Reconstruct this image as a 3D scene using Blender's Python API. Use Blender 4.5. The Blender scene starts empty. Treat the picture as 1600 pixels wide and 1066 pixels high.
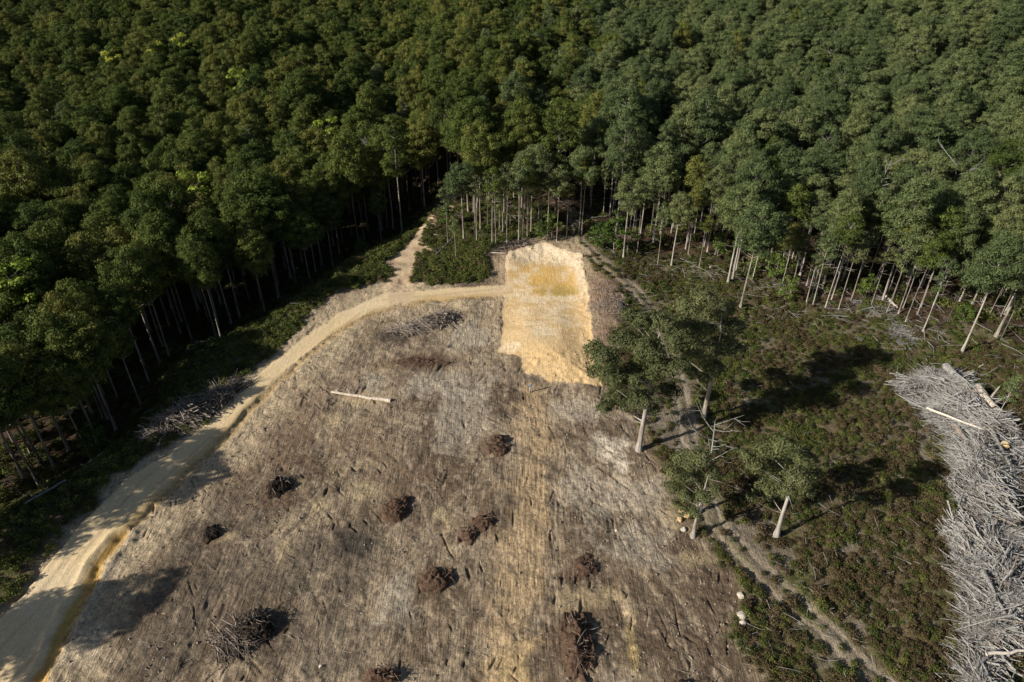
import bpy, math, random
import numpy as np
from mathutils import Vector, Matrix

# ------------------------------------------------------------------ camera, sky, sun, exposure
SC = bpy.context.scene
COL = SC.collection
H = 65.0
PITCH = math.radians(34.0)
FPX = 1067.0
cam_d = bpy.data.cameras.new('camera'); cam = bpy.data.objects.new('camera', cam_d); COL.objects.link(cam)
cam_d.sensor_width = 36.0; cam_d.lens = 24.0; cam_d.clip_start = 0.5; cam_d.clip_end = 9000
cam.location = (0, 0, H); cam.rotation_euler = (math.radians(90) - PITCH, 0, 0)
SC.camera = cam

SUN_EL = math.radians(28.0); SUN_AZ = math.radians(25.0)       # light travels towards (cos az, sin az)
LDIR = Vector((math.cos(SUN_AZ)*math.cos(SUN_EL), math.sin(SUN_AZ)*math.cos(SUN_EL), -math.sin(SUN_EL)))
sun_d = bpy.data.lights.new('sun', 'SUN'); sun_d.energy = 4.6; sun_d.angle = math.radians(0.5); sun_d.color = (1.0, 0.93, 0.82)
sun = bpy.data.objects.new('sun', sun_d); COL.objects.link(sun)
sun.rotation_euler = LDIR.to_track_quat('-Z', 'Y').to_euler(); sun.location = (-100, -60, 120)

world = bpy.data.worlds.new('World'); SC.world = world; world.use_nodes = True
wn = world.node_tree; wn.nodes.clear()
sky = wn.nodes.new('ShaderNodeTexSky'); sky.sky_type = 'NISHITA'; sky.sun_disc = False
sky.sun_elevation = SUN_EL; sky.sun_rotation = math.radians(245)
bg = wn.nodes.new('ShaderNodeBackground'); bg.inputs['Strength'].default_value = 0.05
wo = wn.nodes.new('ShaderNodeOutputWorld')
wn.links.new(sky.outputs[0], bg.inputs[0]); wn.links.new(bg.outputs[0], wo.inputs[0])
SC.view_settings.view_transform = 'Standard'; SC.view_settings.look = 'None'
SC.view_settings.gamma = 1.0; SC.view_settings.exposure = 0.5

# ------------------------------------------------------------------ helpers
RS = np.random.RandomState(7)
random.seed(7)
CP, SP = math.cos(PITCH), math.sin(PITCH)

def P(px, py, z=0.0):
    """ground point seen at a photo pixel, for a surface at height z"""
    v = (py - 533.0)/FPX; dn = SP + v*CP
    t = (H - z)/dn
    return np.array([t*(px-800.0)/FPX, t*(CP - v*SP), z])

def proj(x, y, z):
    d = y*CP + (H-z)*SP
    return 800 + x/d*FPX, 533 + ((H-z)*CP - y*SP)/d*FPX, d

def in_plane(px, py, y):
    """x and z of the point seen at a pixel on the upright plane at distance y"""
    v = (py - 533.0)/FPX
    t = y/(CP - v*SP)
    return t*(px-800.0)/FPX, H - t*(SP + v*CP)

_tab = {}
def vn(x, y, seed=0):
    if seed not in _tab:
        _tab[seed] = np.random.RandomState(1000+seed).rand(256, 256)
    T = _tab[seed]
    xi = np.floor(x).astype(np.int64); yi = np.floor(y).astype(np.int64)
    fx = x - xi; fy = y - yi
    fx = fx*fx*(3-2*fx); fy = fy*fy*(3-2*fy)
    a = T[xi & 255, yi & 255]; b = T[(xi+1) & 255, yi & 255]
    c = T[xi & 255, (yi+1) & 255]; d = T[(xi+1) & 255, (yi+1) & 255]
    return (a*(1-fx)+b*fx)*(1-fy) + (c*(1-fx)+d*fx)*fy
def fbm(x, y, seed=0, octv=4, g=0.5):
    s = 0; a = 1; n = 0
    for k in range(octv):
        s = s + a*vn(x*2**k + 17.3*k, y*2**k - 9.1*k, seed+k); n += a; a *= g
    return s/n
def ss(a, b, x):
    t = np.clip((x-a)/(b-a), 0, 1); return t*t*(3-2*t)

def poly_sd(poly, X, Y):
    """signed distance to a polygon in metres, positive inside"""
    poly = np.asarray(poly)[:, :2]
    d = np.full(X.shape, 1e18); ins = np.zeros(X.shape, bool)
    n = len(poly)
    for i in range(n):
        ax, ay = poly[i]; bx, by = poly[(i+1) % n]
        ex, ey = bx-ax, by-ay
        t = np.clip(((X-ax)*ex+(Y-ay)*ey)/(ex*ex+ey*ey+1e-9), 0, 1)
        d = np.minimum(d, (X-ax-t*ex)**2 + (Y-ay-t*ey)**2)
        if ay != by:
            c = ((ay > Y) != (by > Y)) & (X < (bx-ax)*(Y-ay)/(by-ay)+ax)
            ins ^= c
    d = np.sqrt(d)
    return np.where(ins, d, -d)
def line_d(pts, X, Y):
    pts = np.asarray(pts)[:, :2]; d = np.full(X.shape, 1e18); off = np.zeros(X.shape)
    for i in range(len(pts)-1):
        ax, ay = pts[i]; bx, by = pts[i+1]; ex, ey = bx-ax, by-ay
        t = np.clip(((X-ax)*ex+(Y-ay)*ey)/(ex*ex+ey*ey+1e-9), 0, 1)
        dd = (X-ax-t*ex)**2 + (Y-ay-t*ey)**2
        m = dd < d; d = np.where(m, dd, d)
        off = np.where(m, np.sign(ex*(Y-ay)-ey*(X-ax)), off)
    return np.sqrt(d), off
def PP(l): return [P(*q) for q in l]

# ------------------------------------------------------------------ plan of the place, in world metres
CLEAR = PP([(-700,1250),(-300,1150),(-90,1010),(0,945),(60,880),(90,830),(150,785),(190,735),(240,705),(300,672),(360,612),(418,560),(470,510),(482,480),
            (520,455),(590,442),(612,432),(640,440),(700,444),(752,440),(768,425),(755,405),(790,385),(850,372),(905,380),(925,420),(965,450),(992,490),
            (960,535),(945,600),(975,640),(1030,700),(1045,740),(1062,800),(1100,835),(1140,880),(1165,920),(1150,960),(1150,1010),(1215,1066),(1260,1160),(1300,1300),(0,1350)])
ROAD = PP([(-400,1230),(-100,1050),(20,945),(110,835),(195,748),(290,690),(350,632),(410,580),(470,530),(530,490),(600,458),(700,450),(800,446),
           (800,462),(700,466),(625,474),(570,492),(520,522),(450,574),(405,620),(335,695),(262,762),(195,835),(150,890),(110,972),(70,1066),(20,1180),(-60,1300)])
PAD = PP([(795,398),(850,386),(908,402),(917,440),(921,500),(928,545),(942,603),(880,597),(820,583),(812,562),(780,548),(782,500),(788,440)])
TRACK1 = PP([(625,468),(638,430),(658,385),(676,350),(690,322),(700,300)])
TR1B = PP([(592,458),(606,438),(618,426),(594,413),(618,399),(638,383),(648,360),(666,333),(678,314),(704,314),(701,345),(688,374),(670,402),(658,428),(650,458)])
TRACK2 = PP([(893,330),(905,385),(945,420),(983,452),(1018,486),(1048,550),(1068,640),(1085,740),(1118,820),(1180,885),(1245,945),(1310,1005),(1385,1080),(1450,1150)])
DITCH = PP([(10,1180),(62,1062),(100,985),(152,885),(190,838)])
DITCH2 = PP([(190,838),(262,765),(340,695),(410,622),(460,576),(530,520),(585,488),(680,468),(780,464)])
CENTRE = PP([(835,612),(838,690),(826,770),(818,860),(803,950),(790,1070),(780,1160)])
HEATH = PP([(640,436),(655,400),(690,375),(760,395),(752,438)])
FOREST = PP([(-900,1400),(-420,1010),(-150,850),(0,755),(60,728),(110,698),(190,645),(250,560),(300,510),(350,498),(440,445),(505,400),(560,372),(612,352),(655,330),(690,300),
             (700,330),(720,372),(770,380),(830,365),(868,372),(898,330),(915,360),(960,395),(1050,405),(1100,395),(1145,440),(1180,430),(1250,470),(1320,482),
             (1390,488),(1440,515),(1490,500),(1560,520),(1640,590),(1900,640),(2400,800),(3500,500)] )
FOREST = [p for p in FOREST] + [np.array([600., 900., 0]), np.array([-600., 900., 0])]
PILE = PP([(1395,598),(1450,574),(1500,590),(1560,655),(1603,700),(1590,755),(1583,810),(1592,860),(1612,910),(1625,960),(1605,1005),(1560,1035),(1570,1120),(1475,1120),(1512,1010),(1500,930),(1480,850),(1488,760),(1470,690),(1440,650)])

def terrain_big(X, Y):
    f = -poly_sd(FOREST, X, Y)
    inside = np.clip(-f, 0, 400); ins8 = np.clip(-f+8, 0, 400)
    left = np.clip(-X - 25 - 0.10*Y, 0, 400)
    right = np.clip(X - 70, 0, 400)
    lf = ss(-4, -28, X + .10*(Y-120))
    drop = -13.0*(1-np.exp(-(ins8/15.)**1.3))*lf
    z = drop + np.minimum(0.15*left*ss(50, 130, inside), 30) + np.minimum(0.10*right*ss(0, 90, inside), 26)
    z = z + (fbm(X/60., Y/60., 40, 2) - .5)*9*ss(10, 70, inside)
    # the pad: floor lifted a little at the near end, cut into the rise at the far and right side
    sp = poly_sd(PAD, X, Y)
    yn = P(860, 560)[1]; yf = P(860, 405)[1]
    q = ss(yn-2, yf, Y)
    near = .9*(1-ss(yn+3, yf-8, Y))
    z = z + near*ss(0, 6, sp)*(sp > 0)
    xr = 8 + (Y-100)*0.06
    side = ss(-6, 9, X-10)
    bank = 1.0*np.maximum(ss(yf-7, yf+1, Y), side*ss(yn-6, yn+10, Y))*ss(4.6, -0.3, sp)*ss(-16, -3, sp)
    return z + np.where(sp < 40, bank, 0)

def ground_detail(X, Y, M):
    c = M['clear']
    z = (fbm(X/14., Y/14., 3, 3)-.5)*1.1*c*(1-M['road'])*(1-M['pad'])
    z += (fbm(X/2.6, Y/2.6, 9, 3)-.5)*0.55*c*(1-M['road'])*(1-.75*M['pad'])
    st = streak(X, Y)
    z += (st-.5)*0.10*c*(1-.8*M['road'])*(1-.75*M['pad'])
    z += (fbm(X/.7, Y/.7, 33, 2)-.5)*0.24*c*(1-.85*M['road'])*(1-.7*M['pad'])
    z -= furrow(X, Y)*0.26*c*(1-M['road'])*(1-.8*M['pad'])
    z -= tyres(X, Y)*0.08*c*(1-M['road'])*(1-M['pad'])
    # wheel ruts in the road
    z += (vn(M['rd_off']*1.4, Y*0.03, 21)-.5)*0.10*M['road']
    z += -0.32*np.exp(-(M['ditch']/0.5)**2)*(1-M['pad'])
    z += -0.22*np.exp(-(M['ditch2']/0.6)**2)
    z += 0.18*np.exp(-((M['ditch']-1.4)/0.5)**2)
    for o in (-.85, .85):
        z += -0.07*np.exp(-((M['tr2']-abs(o))/0.35)**2)
    z += (fbm(X/3., Y/3., 60, 3)-.5)*0.7*(1-c)
    # rubble on the batters of the pad
    z += (fbm(X/.8, Y/.8, 77, 2)-.5)*0.32*M['batter']
    return z

TYRES = [PP(l) for l in [[(310,1000),(420,850),(560,730)],[(500,1066),(560,960),(640,880),(700,800)],[(560,1066),(640,960),(700,880),(760,760)],[(655,765),(690,830),(700,900)],[(520,980),(640,860),(720,780)],
   [(900,700),(960,780),(1050,900)],[(880,740),(900,820)],[(930,740),(990,860),(1060,960)],[(1000,720),(1080,800),(1120,860)],[(250,1066),(330,960),(370,860)],[(380,800),(440,720),(540,640)],
   [(700,1066),(740,960),(790,850),(800,700)],[(860,1066),(850,900),(860,700),(840,620)],[(640,560),(700,540),(760,470)],[(620,640),(700,600),(740,540)],[(590,1000),(610,950),(660,930),(700,960),(690,1010)],
   [(420,640),(500,560),(620,520)],[(470,700),(560,600),(680,570)],[(1100,1060),(1060,960),(1000,880)],[(800,1060),(815,900),(830,700)]]]
def tyres(X, Y):
    wx = X+(fbm(X/3, Y/3, 350, 2)-.5)*.8; out = np.zeros(X.shape); brk = ss(.36, .5, fbm(X/5, Y/5, 352, 3))
    for l in TYRES:
        d, _ = line_d(l, wx, Y); out = np.maximum(out, np.exp(-((d-.95)/.24)**2)); out = np.maximum(out, .6*np.exp(-((d-1.5)/.2)**2))
    return out*brk
def streak(X, Y):
    X = X + (fbm(X/16., Y/22., 56, 2)-.5)*5; Y = Y + (fbm(X/9., Y/9., 58, 2)-.5)*5
    amp = .35+.65*ss(.38, .6, fbm(X/8., Y/8., 59, 3))
    def s(a, sd):
        ca, sa = math.cos(a), math.sin(a)
        u = X*ca + Y*sa; v = -X*sa + Y*ca
        return .5*vn(u/.42, v/3.6, sd)+.3*vn(u/.95+3, v/8., sd+1)+.2*vn(u/.3, v/1.6, sd+2)
    w = fbm(X/17., Y/17., 50, 2)
    a = s(0.0, 51); b = s(0.75, 53); c = s(-0.45, 55)
    w1 = ss(.42, .5, w); w2 = ss(.52, .6, w)
    lf = ss(-5, -40, X)
    k = a*(1-w1) + (b*(lf) + c*(1-lf))*w1
    return .5+((k*(1-w2) + a*w2)-.5)*amp

def furrow(X, Y):
    f = 0
    for a, sd, o in ((0.04, 300, 0), (0.38, 303, 31), (-0.32, 306, 57), (.75, 309, 80)):
        wx = X + (fbm(X/7., Y/7., sd+1, 2)-.5)*2.2
        u = wx*math.cos(a)+Y*math.sin(a)+o; v = -wx*math.sin(a)+Y*math.cos(a)
        f = np.maximum(f, ss(.88, .98, vn(u/.30, v/3.0, sd))*ss(.55, .66, fbm(X/9.+o, Y/9., sd+2, 2)))
    return f
def masks(X, Y):
    wx = X + (fbm(X/2.2, Y/2.2, 70, 3)-.5)*2.6; wy = Y + (fbm(X/2.2, Y/2.2, 73, 3)-.5)*2.6
    rx = X + (fbm(X/3., Y/3., 75, 3)-.5)*1.0; ry = Y + (fbm(X/3., Y/3., 76, 3)-.5)*1.0
    M = {}
    M['clear'] = ss(-.5, .9, poly_sd(CLEAR, wx, wy))
    rsd = poly_sd(ROAD, rx, ry)
    M['road'] = ss(-.25, .35, rsd)
    psd = poly_sd(PAD, rx+(fbm(X/1.6, Y/1.6, 340, 3)-.5)*1.0, ry+(fbm(X/1.6, Y/1.6, 343, 3)-.5)*1.0)
    M['pad'] = ss(-.2, .25, psd)
    yn = P(860, 552)[1]; yf = P(860, 412)[1]
    M['batter'] = M['pad']*np.clip(ss(yn+1.5, yn-1.5, Y) + ss(yf-2, yf+2, Y) + ss(2.8, 1.2, psd)*ss(6, 9, X), 0, 1)
    M['tr1'], _ = line_d(TRACK1, rx, ry)
    M['tr1m'] = np.maximum(ss(2.6, 1.9, M['tr1']), ss(-.3, .4, poly_sd(TR1B, rx, ry)))
    M['tr2'], _ = line_d(TRACK2, rx, ry)
    M['ditch'], _ = line_d(DITCH, rx, ry)
    M['ditch2'], _ = line_d(DITCH2, rx, ry)
    rd, off = line_d(PP([(-100,1120),(60,960),(220,760),(400,600),(560,478),(800,455)]), X, Y)
    M['rd_off'] = rd*off
    M['centre'], _ = line_d(CENTRE, wx, wy)
    M['forest'] = ss(-3, 3, poly_sd(FOREST, wx, wy))
    M['pile'] = ss(-.8, .8, poly_sd(PILE, wx, wy))
    return M

def gz(x, y):
    X = np.atleast_1d(np.asarray(x, float)); Y = np.atleast_1d(np.asarray(y, float))
    z = terrain_big(X, Y)
    return z if np.ndim(x) else float(z[0])
def Pg(px, py):
    q = P(px, py)
    for _ in range(8): q = P(px, py, gz(q[0], q[1]))
    return q
def gzd(x, y):
    X = np.atleast_1d(np.asarray(x, float)); Y = np.atleast_1d(np.asarray(y, float))
    z = terrain_big(X, Y) + ground_detail(X, Y, masks(X, Y))
    return z if np.ndim(x) else float(z[0])

# ------------------------------------------------------------------ mesh and object helpers
def np_mesh(name, V, F, mats, smooth=True, attr=None):
    me = bpy.data.meshes.new(name)
    V = np.asarray(V, np.float32); F = np.asarray(F, np.int32)
    k = F.shape[1]
    me.vertices.add(len(V)); me.vertices.foreach_set('co', V.ravel())
    me.loops.add(F.size); me.loops.foreach_set('vertex_index', F.ravel())
    me.polygons.add(len(F)); me.polygons.foreach_set('loop_start', np.arange(0, F.size, k, dtype=np.int32))
    try: me.polygons.foreach_set('loop_total', np.full(len(F), k, np.int32))
    except Exception: pass
    me.polygons.foreach_set('use_smooth', np.full(len(F), smooth))
    me.update(calc_edges=True)
    if attr is not None:
        for an, A in attr.items():
            ca = me.color_attributes.new(an, 'FLOAT_COLOR', 'POINT')
            A = np.asarray(A, np.float32)
            if A.shape[1] == 3: A = np.hstack([A, np.ones((len(A), 1), np.float32)])
            ca.data.foreach_set('color', A.ravel())
    for m in (mats if isinstance(mats, (list, tuple)) else [mats]): me.materials.append(m)
    return me
def obj(name, me, parent=None, loc=None, label=None, cat=None, group=None, kind=None):
    o = bpy.data.objects.new(name, me); COL.objects.link(o)
    if parent: o.parent = parent
    if loc is not None: o.location = loc
    if label: o['label'] = label
    if cat: o['category'] = cat
    if group: o['group'] = group
    if kind: o['kind'] = kind
    return o

def tubes(segs, sides=5):
    """segs: list of (points Nx3, radii N); all joined into V,F"""
    Vs = []; Fs = []; off = 0
    ang = np.arange(sides)*2*math.pi/sides
    ca, sa = np.cos(ang)[:, None], np.sin(ang)[:, None]
    for pts, rad in segs:
        pts = np.asarray(pts, float); n = len(pts)
        d = np.gradient(pts, axis=0); d /= (np.linalg.norm(d, axis=1)[:, None]+1e-9)
        ref = np.array([0, 0, 1.]) if abs(d[0][2]) < .9 else np.array([1., 0, 0])
        for i in range(n):
            u = np.cross(d[i], ref); u /= np.linalg.norm(u)+1e-9; w = np.cross(d[i], u)
            Vs.append(pts[i] + rad[i]*(ca*u + sa*w))
        for i in range(n-1):
            for k in range(sides):
                k2 = (k+1) % sides
                Fs.append((off+i*sides+k, off+i*sides+k2, off+(i+1)*sides+k2, off+(i+1)*sides+k))
        # end caps (fan as quads)
        if sides >= 4:
            for base in (off, off+(n-1)*sides):
                Fs.append((base, base+1, base+2, base+3))
                if sides > 4: Fs.append((base, base+3, base+4, base+(5 if sides > 5 else 4)) if sides > 5 else (base, base+3, base+4, base+4))
        off += n*sides
    V = np.vstack(Vs); F = [f for f in Fs if len(set(f)) == 4]
    return V, np.array(F)

def sticks(P0, P1, R0, R1, bend=0.06, rs=RS):
    """many thin four-sided sticks with one bend each"""
    P0 = np.asarray(P0); P1 = np.asarray(P1); n = len(P0)
    L = np.linalg.norm(P1-P0, axis=1)[:, None]
    mid = (P0+P1)/2 + rs.randn(n, 3)*L*bend
    D = (P1-P0)/(L+1e-9)
    ref = np.where(np.abs(D[:, 2:3]) < .9, np.array([[0, 0, 1.]]), np.array([[1., 0, 0]]))
    U = np.cross(D, ref); U /= np.linalg.norm(U, axis=1)[:, None]+1e-9; W = np.cross(D, U)
    rings = []
    for pt, r in ((P0, R0), (mid, (R0+R1)/2), (P1, R1)):
        for a in (0, 1, 2, 3):
            an = a*math.pi/2
            rings.append(pt + r[:, None]*(math.cos(an)*U + math.sin(an)*W))
    V = np.stack(rings, 1)      # n,12,3
    base = (np.arange(n)*12)[:, None]
    q = []
    for s in (0, 4):
        for k in range(4):
            k2 = (k+1) % 4
            q.append([s+k, s+k2, s+4+k2, s+4+k])
    q.append([0, 1, 2, 3]); q.append([8, 9, 10, 11])
    q = np.array(q).ravel()
    F = (base + q[None, :]).reshape(-1, 4)
    return V.reshape(-1, 3), F

def leaf_quads(C, N, size, rs, asp=0.7, jit=0.42):
    n = len(C)
    N = N + rs.randn(n, 3)*jit; N /= np.linalg.norm(N, axis=1)[:, None]+1e-9
    r = rs.randn(n, 3); U = np.cross(N, r); U /= np.linalg.norm(U, axis=1)[:, None]+1e-9
    W = np.cross(N, U)
    s = size*(0.6+0.8*rs.rand(n))[:, None]
    a = U*s*.5; b = W*s*.5*asp
    V = np.stack([C-a, C-b*1.0+a*.1, C+a, C+b*1.0+a*.1], 1).reshape(-1, 3)
    F = np.arange(4*n).reshape(-1, 4)
    return V, F

def clump_leaves(cs, rs, dens, size, low=-.45, jit=.42, squash=.66):
    """cs: list of (centre, radius); leaf cards over each lumpy dome"""
    C = []; N = []
    for c, r in cs:
        n = max(12, int(dens*r*r))
        d = rs.randn(n, 3); d /= np.linalg.norm(d, axis=1)[:, None]
        d[:, 2] = np.where(d[:, 2] < low, -d[:, 2]*rs.rand(n), d[:, 2])
        lump = 1 + .26*np.sin(d[:, 0]*5+c[0]*3)*np.sin(d[:, 1]*5+c[1]*2)+.12*np.sin(d[:, 2]*9+c[0])
        rad = r*lump*(1-.30*rs.rand(n)**2.5)
        p = np.array(c) + d*rad[:, None]*np.array([1, 1, squash])
        C.append(p); nn = d*np.array([1, 1, 1/squash]); nn /= np.linalg.norm(nn, axis=1)[:, None]; N.append(nn)
    return leaf_quads(np.vstack(C), np.vstack(N), size, rs, jit=jit)

# ------------------------------------------------------------------ materials
def mat(name):
    m = bpy.data.materials.new(name); m.use_nodes = True
    nt = m.node_tree; nt.nodes.clear()
    out = nt.nodes.new('ShaderNodeOutputMaterial')
    return m, nt, out
def nd(nt, t, **kw):
    n = nt.nodes.new(t)
    for k, v in kw.items(): setattr(n, k, v)
    return n
def ramp(nt, stops, fac):
    r = nt.nodes.new('ShaderNodeValToRGB'); e = r.color_ramp.elements
    while len(e) < len(stops): e.new(.5)
    for el, (p, c) in zip(e, stops): el.position = p; el.color = (*c, 1)
    nt.links.new(fac, r.inputs[0]); return r
def noise(nt, scale, detail=3, rough=.55, vec=None):
    n = nt.nodes.new('ShaderNodeTexNoise'); n.inputs['Scale'].default_value = scale
    n.inputs['Detail'].default_value = detail; n.inputs['Roughness'].default_value = rough
    if vec is not None: nt.links.new(vec, n.inputs['Vector'])
    return n

def leaf_mat(name, c_dark, c_mid, c_tip, region=True, tip=.5, trans=.22, sat=1.0):
    m, nt, out = mat(name)
    geo = nd(nt, 'ShaderNodeNewGeometry'); oi = nd(nt, 'ShaderNodeObjectInfo')
    n1 = noise(nt, .45, 3, .6, geo.outputs['Position'])
    mx = nd(nt, 'ShaderNodeMath', operation='MULTIPLY_ADD'); nt.links.new(oi.outputs['Random'], mx.inputs[0]); mx.inputs[1].default_value = .55
    nt.links.new(n1.outputs[0], mx.inputs[2])
    sub = nd(nt, 'ShaderNodeMath', operation='SUBTRACT'); nt.links.new(mx.outputs[0], sub.inputs[0]); sub.inputs[1].default_value = .28
    r = ramp(nt, [(.22, c_dark), (.5, c_mid), (.78, c_tip)], sub.outputs[0])
    # leaf to leaf variation
    isl = nd(nt, 'ShaderNodeHueSaturation')
    rr = nd(nt, 'ShaderNodeMapRange'); nt.links.new(geo.outputs['Random Per Island'], rr.inputs[0])
    rr.inputs[3].default_value = .6; rr.inputs[4].default_value = 1.4
    nt.links.new(rr.outputs[0], isl.inputs['Value']); nt.links.new(r.outputs[0], isl.inputs['Color'])
    isl.inputs['Saturation'].default_value = sat
    col = isl.outputs[0]
    p = nd(nt, 'ShaderNodeBsdfPrincipled'); nt.links.new(col, p.inputs['Base Color'])
    p.inputs['Roughness'].default_value = .75; p.inputs['Specular IOR Level'].default_value = .12
    t = nd(nt, 'ShaderNodeBsdfTranslucent'); nt.links.new(col, t.inputs['Color'])
    mix = nd(nt, 'ShaderNodeMixShader'); mix.inputs[0].default_value = trans
    nt.links.new(p.outputs[0], mix.inputs[1]); nt.links.new(t.outputs[0], mix.inputs[2])
    nt.links.new(mix.outputs[0], out.inputs[0])
    return m
M_LEAF = leaf_mat('gum_leaves', (.056, .080, .020), (.096, .126, .028), (.160, .160, .040))
M_LEAFG = leaf_mat('grey_gum_leaves', (.072, .100, .040), (.114, .148, .058), (.165, .185, .072))
M_LEAFS = leaf_mat('lone_gum_leaves', (.077, .090, .037), (.113, .127, .052), (.162, .165, .074))
M_WATTLE = leaf_mat('blossom_leaves', (.16, .22, .03), (.30, .36, .06), (.46, .46, .07))
M_BRIGHT = leaf_mat('sapling_leaves', (.060, .10, .020), (.10, .15, .030), (.15, .18, .045))
M_SH_G = leaf_mat('shrub_green', (.072, .094, .024), (.115, .135, .034), (.160, .165, .048))
M_SH_R = leaf_mat('shrub_brown', (.085, .066, .034), (.112, .084, .042), (.145, .110, .060))
M_SH_D = leaf_mat('shrub_dark', (.046, .060, .018), (.076, .088, .026), (.110, .112, .034))

def bark_mat(name, pale, brown, dark, scale=1.0, stock=.5):
    m, nt, out = mat(name)
    tc = nd(nt, 'ShaderNodeTexCoord'); oi = nd(nt, 'ShaderNodeObjectInfo')
    mp = nd(nt, 'ShaderNodeMapping'); mp.inputs['Scale'].default_value = (1.5*scale, 1.5*scale, .22*scale)
    nt.links.new(tc.outputs['Object'], mp.inputs[0])
    n = noise(nt, 1.6, 5, .65, mp.outputs[0])
    ad = nd(nt, 'ShaderNodeMath', operation='MULTIPLY_ADD'); nt.links.new(oi.outputs['Random'], ad.inputs[0]); ad.inputs[1].default_value = .14
    nt.links.new(n.outputs[0], ad.inputs[2])
    r = ramp(nt, [(.38, dark), (.52, brown), (.66, pale), (.9, pale)], ad.outputs[0])
    p = nd(nt, 'ShaderNodeBsdfPrincipled'); p.inputs['Roughness'].default_value = .85
    nt.links.new(r.outputs[0], p.inputs['Base Color'])
    b = nd(nt, 'ShaderNodeBump'); b.inputs['Strength'].default_value = .5; b.inputs['Distance'].default_value = .05
    nt.links.new(n.outputs[0], b.inputs['Height']); nt.links.new(b.outputs[0], p.inputs['Normal'])
    nt.links.new(p.outputs[0], out.inputs[0]); return m
M_BARK = bark_mat('gum_bark', (.34, .30, .25), (.20, .155, .12), (.09, .07, .055))
M_BARKP = bark_mat('pale_bark', (.40, .37, .33), (.25, .215, .18), (.12, .095, .075))
M_DEAD = bark_mat('weathered_wood', (.33, .322, .305), (.185, .176, .162), (.06, .056, .05), 2)
M_TWIG = bark_mat('brush_wood', (.33, .28, .23), (.19, .145, .11), (.06, .048, .038), 2)
M_ROOT = bark_mat('root_wood', (.20, .12, .075), (.10, .055, .035), (.035, .022, .016), 3)
M_BRUSH_SHADE = bark_mat('brush_shade_tone', (.24, .205, .17), (.105, .08, .06), (.035, .028, .022), 2)  # brushwood darkened to carry the shade on the roadside pile
M_LOG = bark_mat('pale_log_wood', (.66, .60, .52), (.50, .42, .33), (.28, .21, .15), 2)
M_CHAR = bark_mat('charred_wood', (.05, .045, .04), (.022, .02, .018), (.01, .01, .01), 3)
def rough_mat(name, c0, c1, c2, sc=2.5, bump=.3):
    m, nt, out = mat(name)
    geo = nd(nt, 'ShaderNodeNewGeometry')
    n = noise(nt, sc, 6, .68, geo.outputs['Position'])
    r = ramp(nt, [(.32, c0), (.5, c1), (.7, c2)], n.outputs[0])
    p = nd(nt, 'ShaderNodeBsdfPrincipled'); p.inputs['Roughness'].default_value = .95; p.inputs['Specular IOR Level'].default_value = .1
    nt.links.new(r.outputs[0], p.inputs['Base Color'])
    b = nd(nt, 'ShaderNodeBump'); b.inputs['Strength'].default_value = .9; b.inputs['Distance'].default_value = bump
    nt.links.new(n.outputs[0], b.inputs['Height']); nt.links.new(b.outputs[0], p.inputs['Normal'])
    nt.links.new(p.outputs[0], out.inputs[0]); return m
M_MOUND = rough_mat('dark_humus', (.050, .032, .022), (.100, .062, .042), (.170, .110, .078))
M_MOUNDB = rough_mat('black_humus', (.014, .011, .009), (.030, .021, .015), (.075, .055, .038))
M_ROCK = rough_mat('pale_rock', (.40, .35, .27), (.52, .47, .38), (.64, .59, .50), 3, .08)
M_ROCKY = rough_mat('ochre_rock', (.42, .28, .12), (.58, .42, .22), (.70, .56, .34), 3, .08)
M_BRUSHBED = rough_mat('fine_brush_gap_shade', (.022, .019, .015), (.075, .066, .052), (.19, .178, .155), 5, .35)  # bed of fine brush, colour darkened to imitate shade in the gaps

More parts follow.
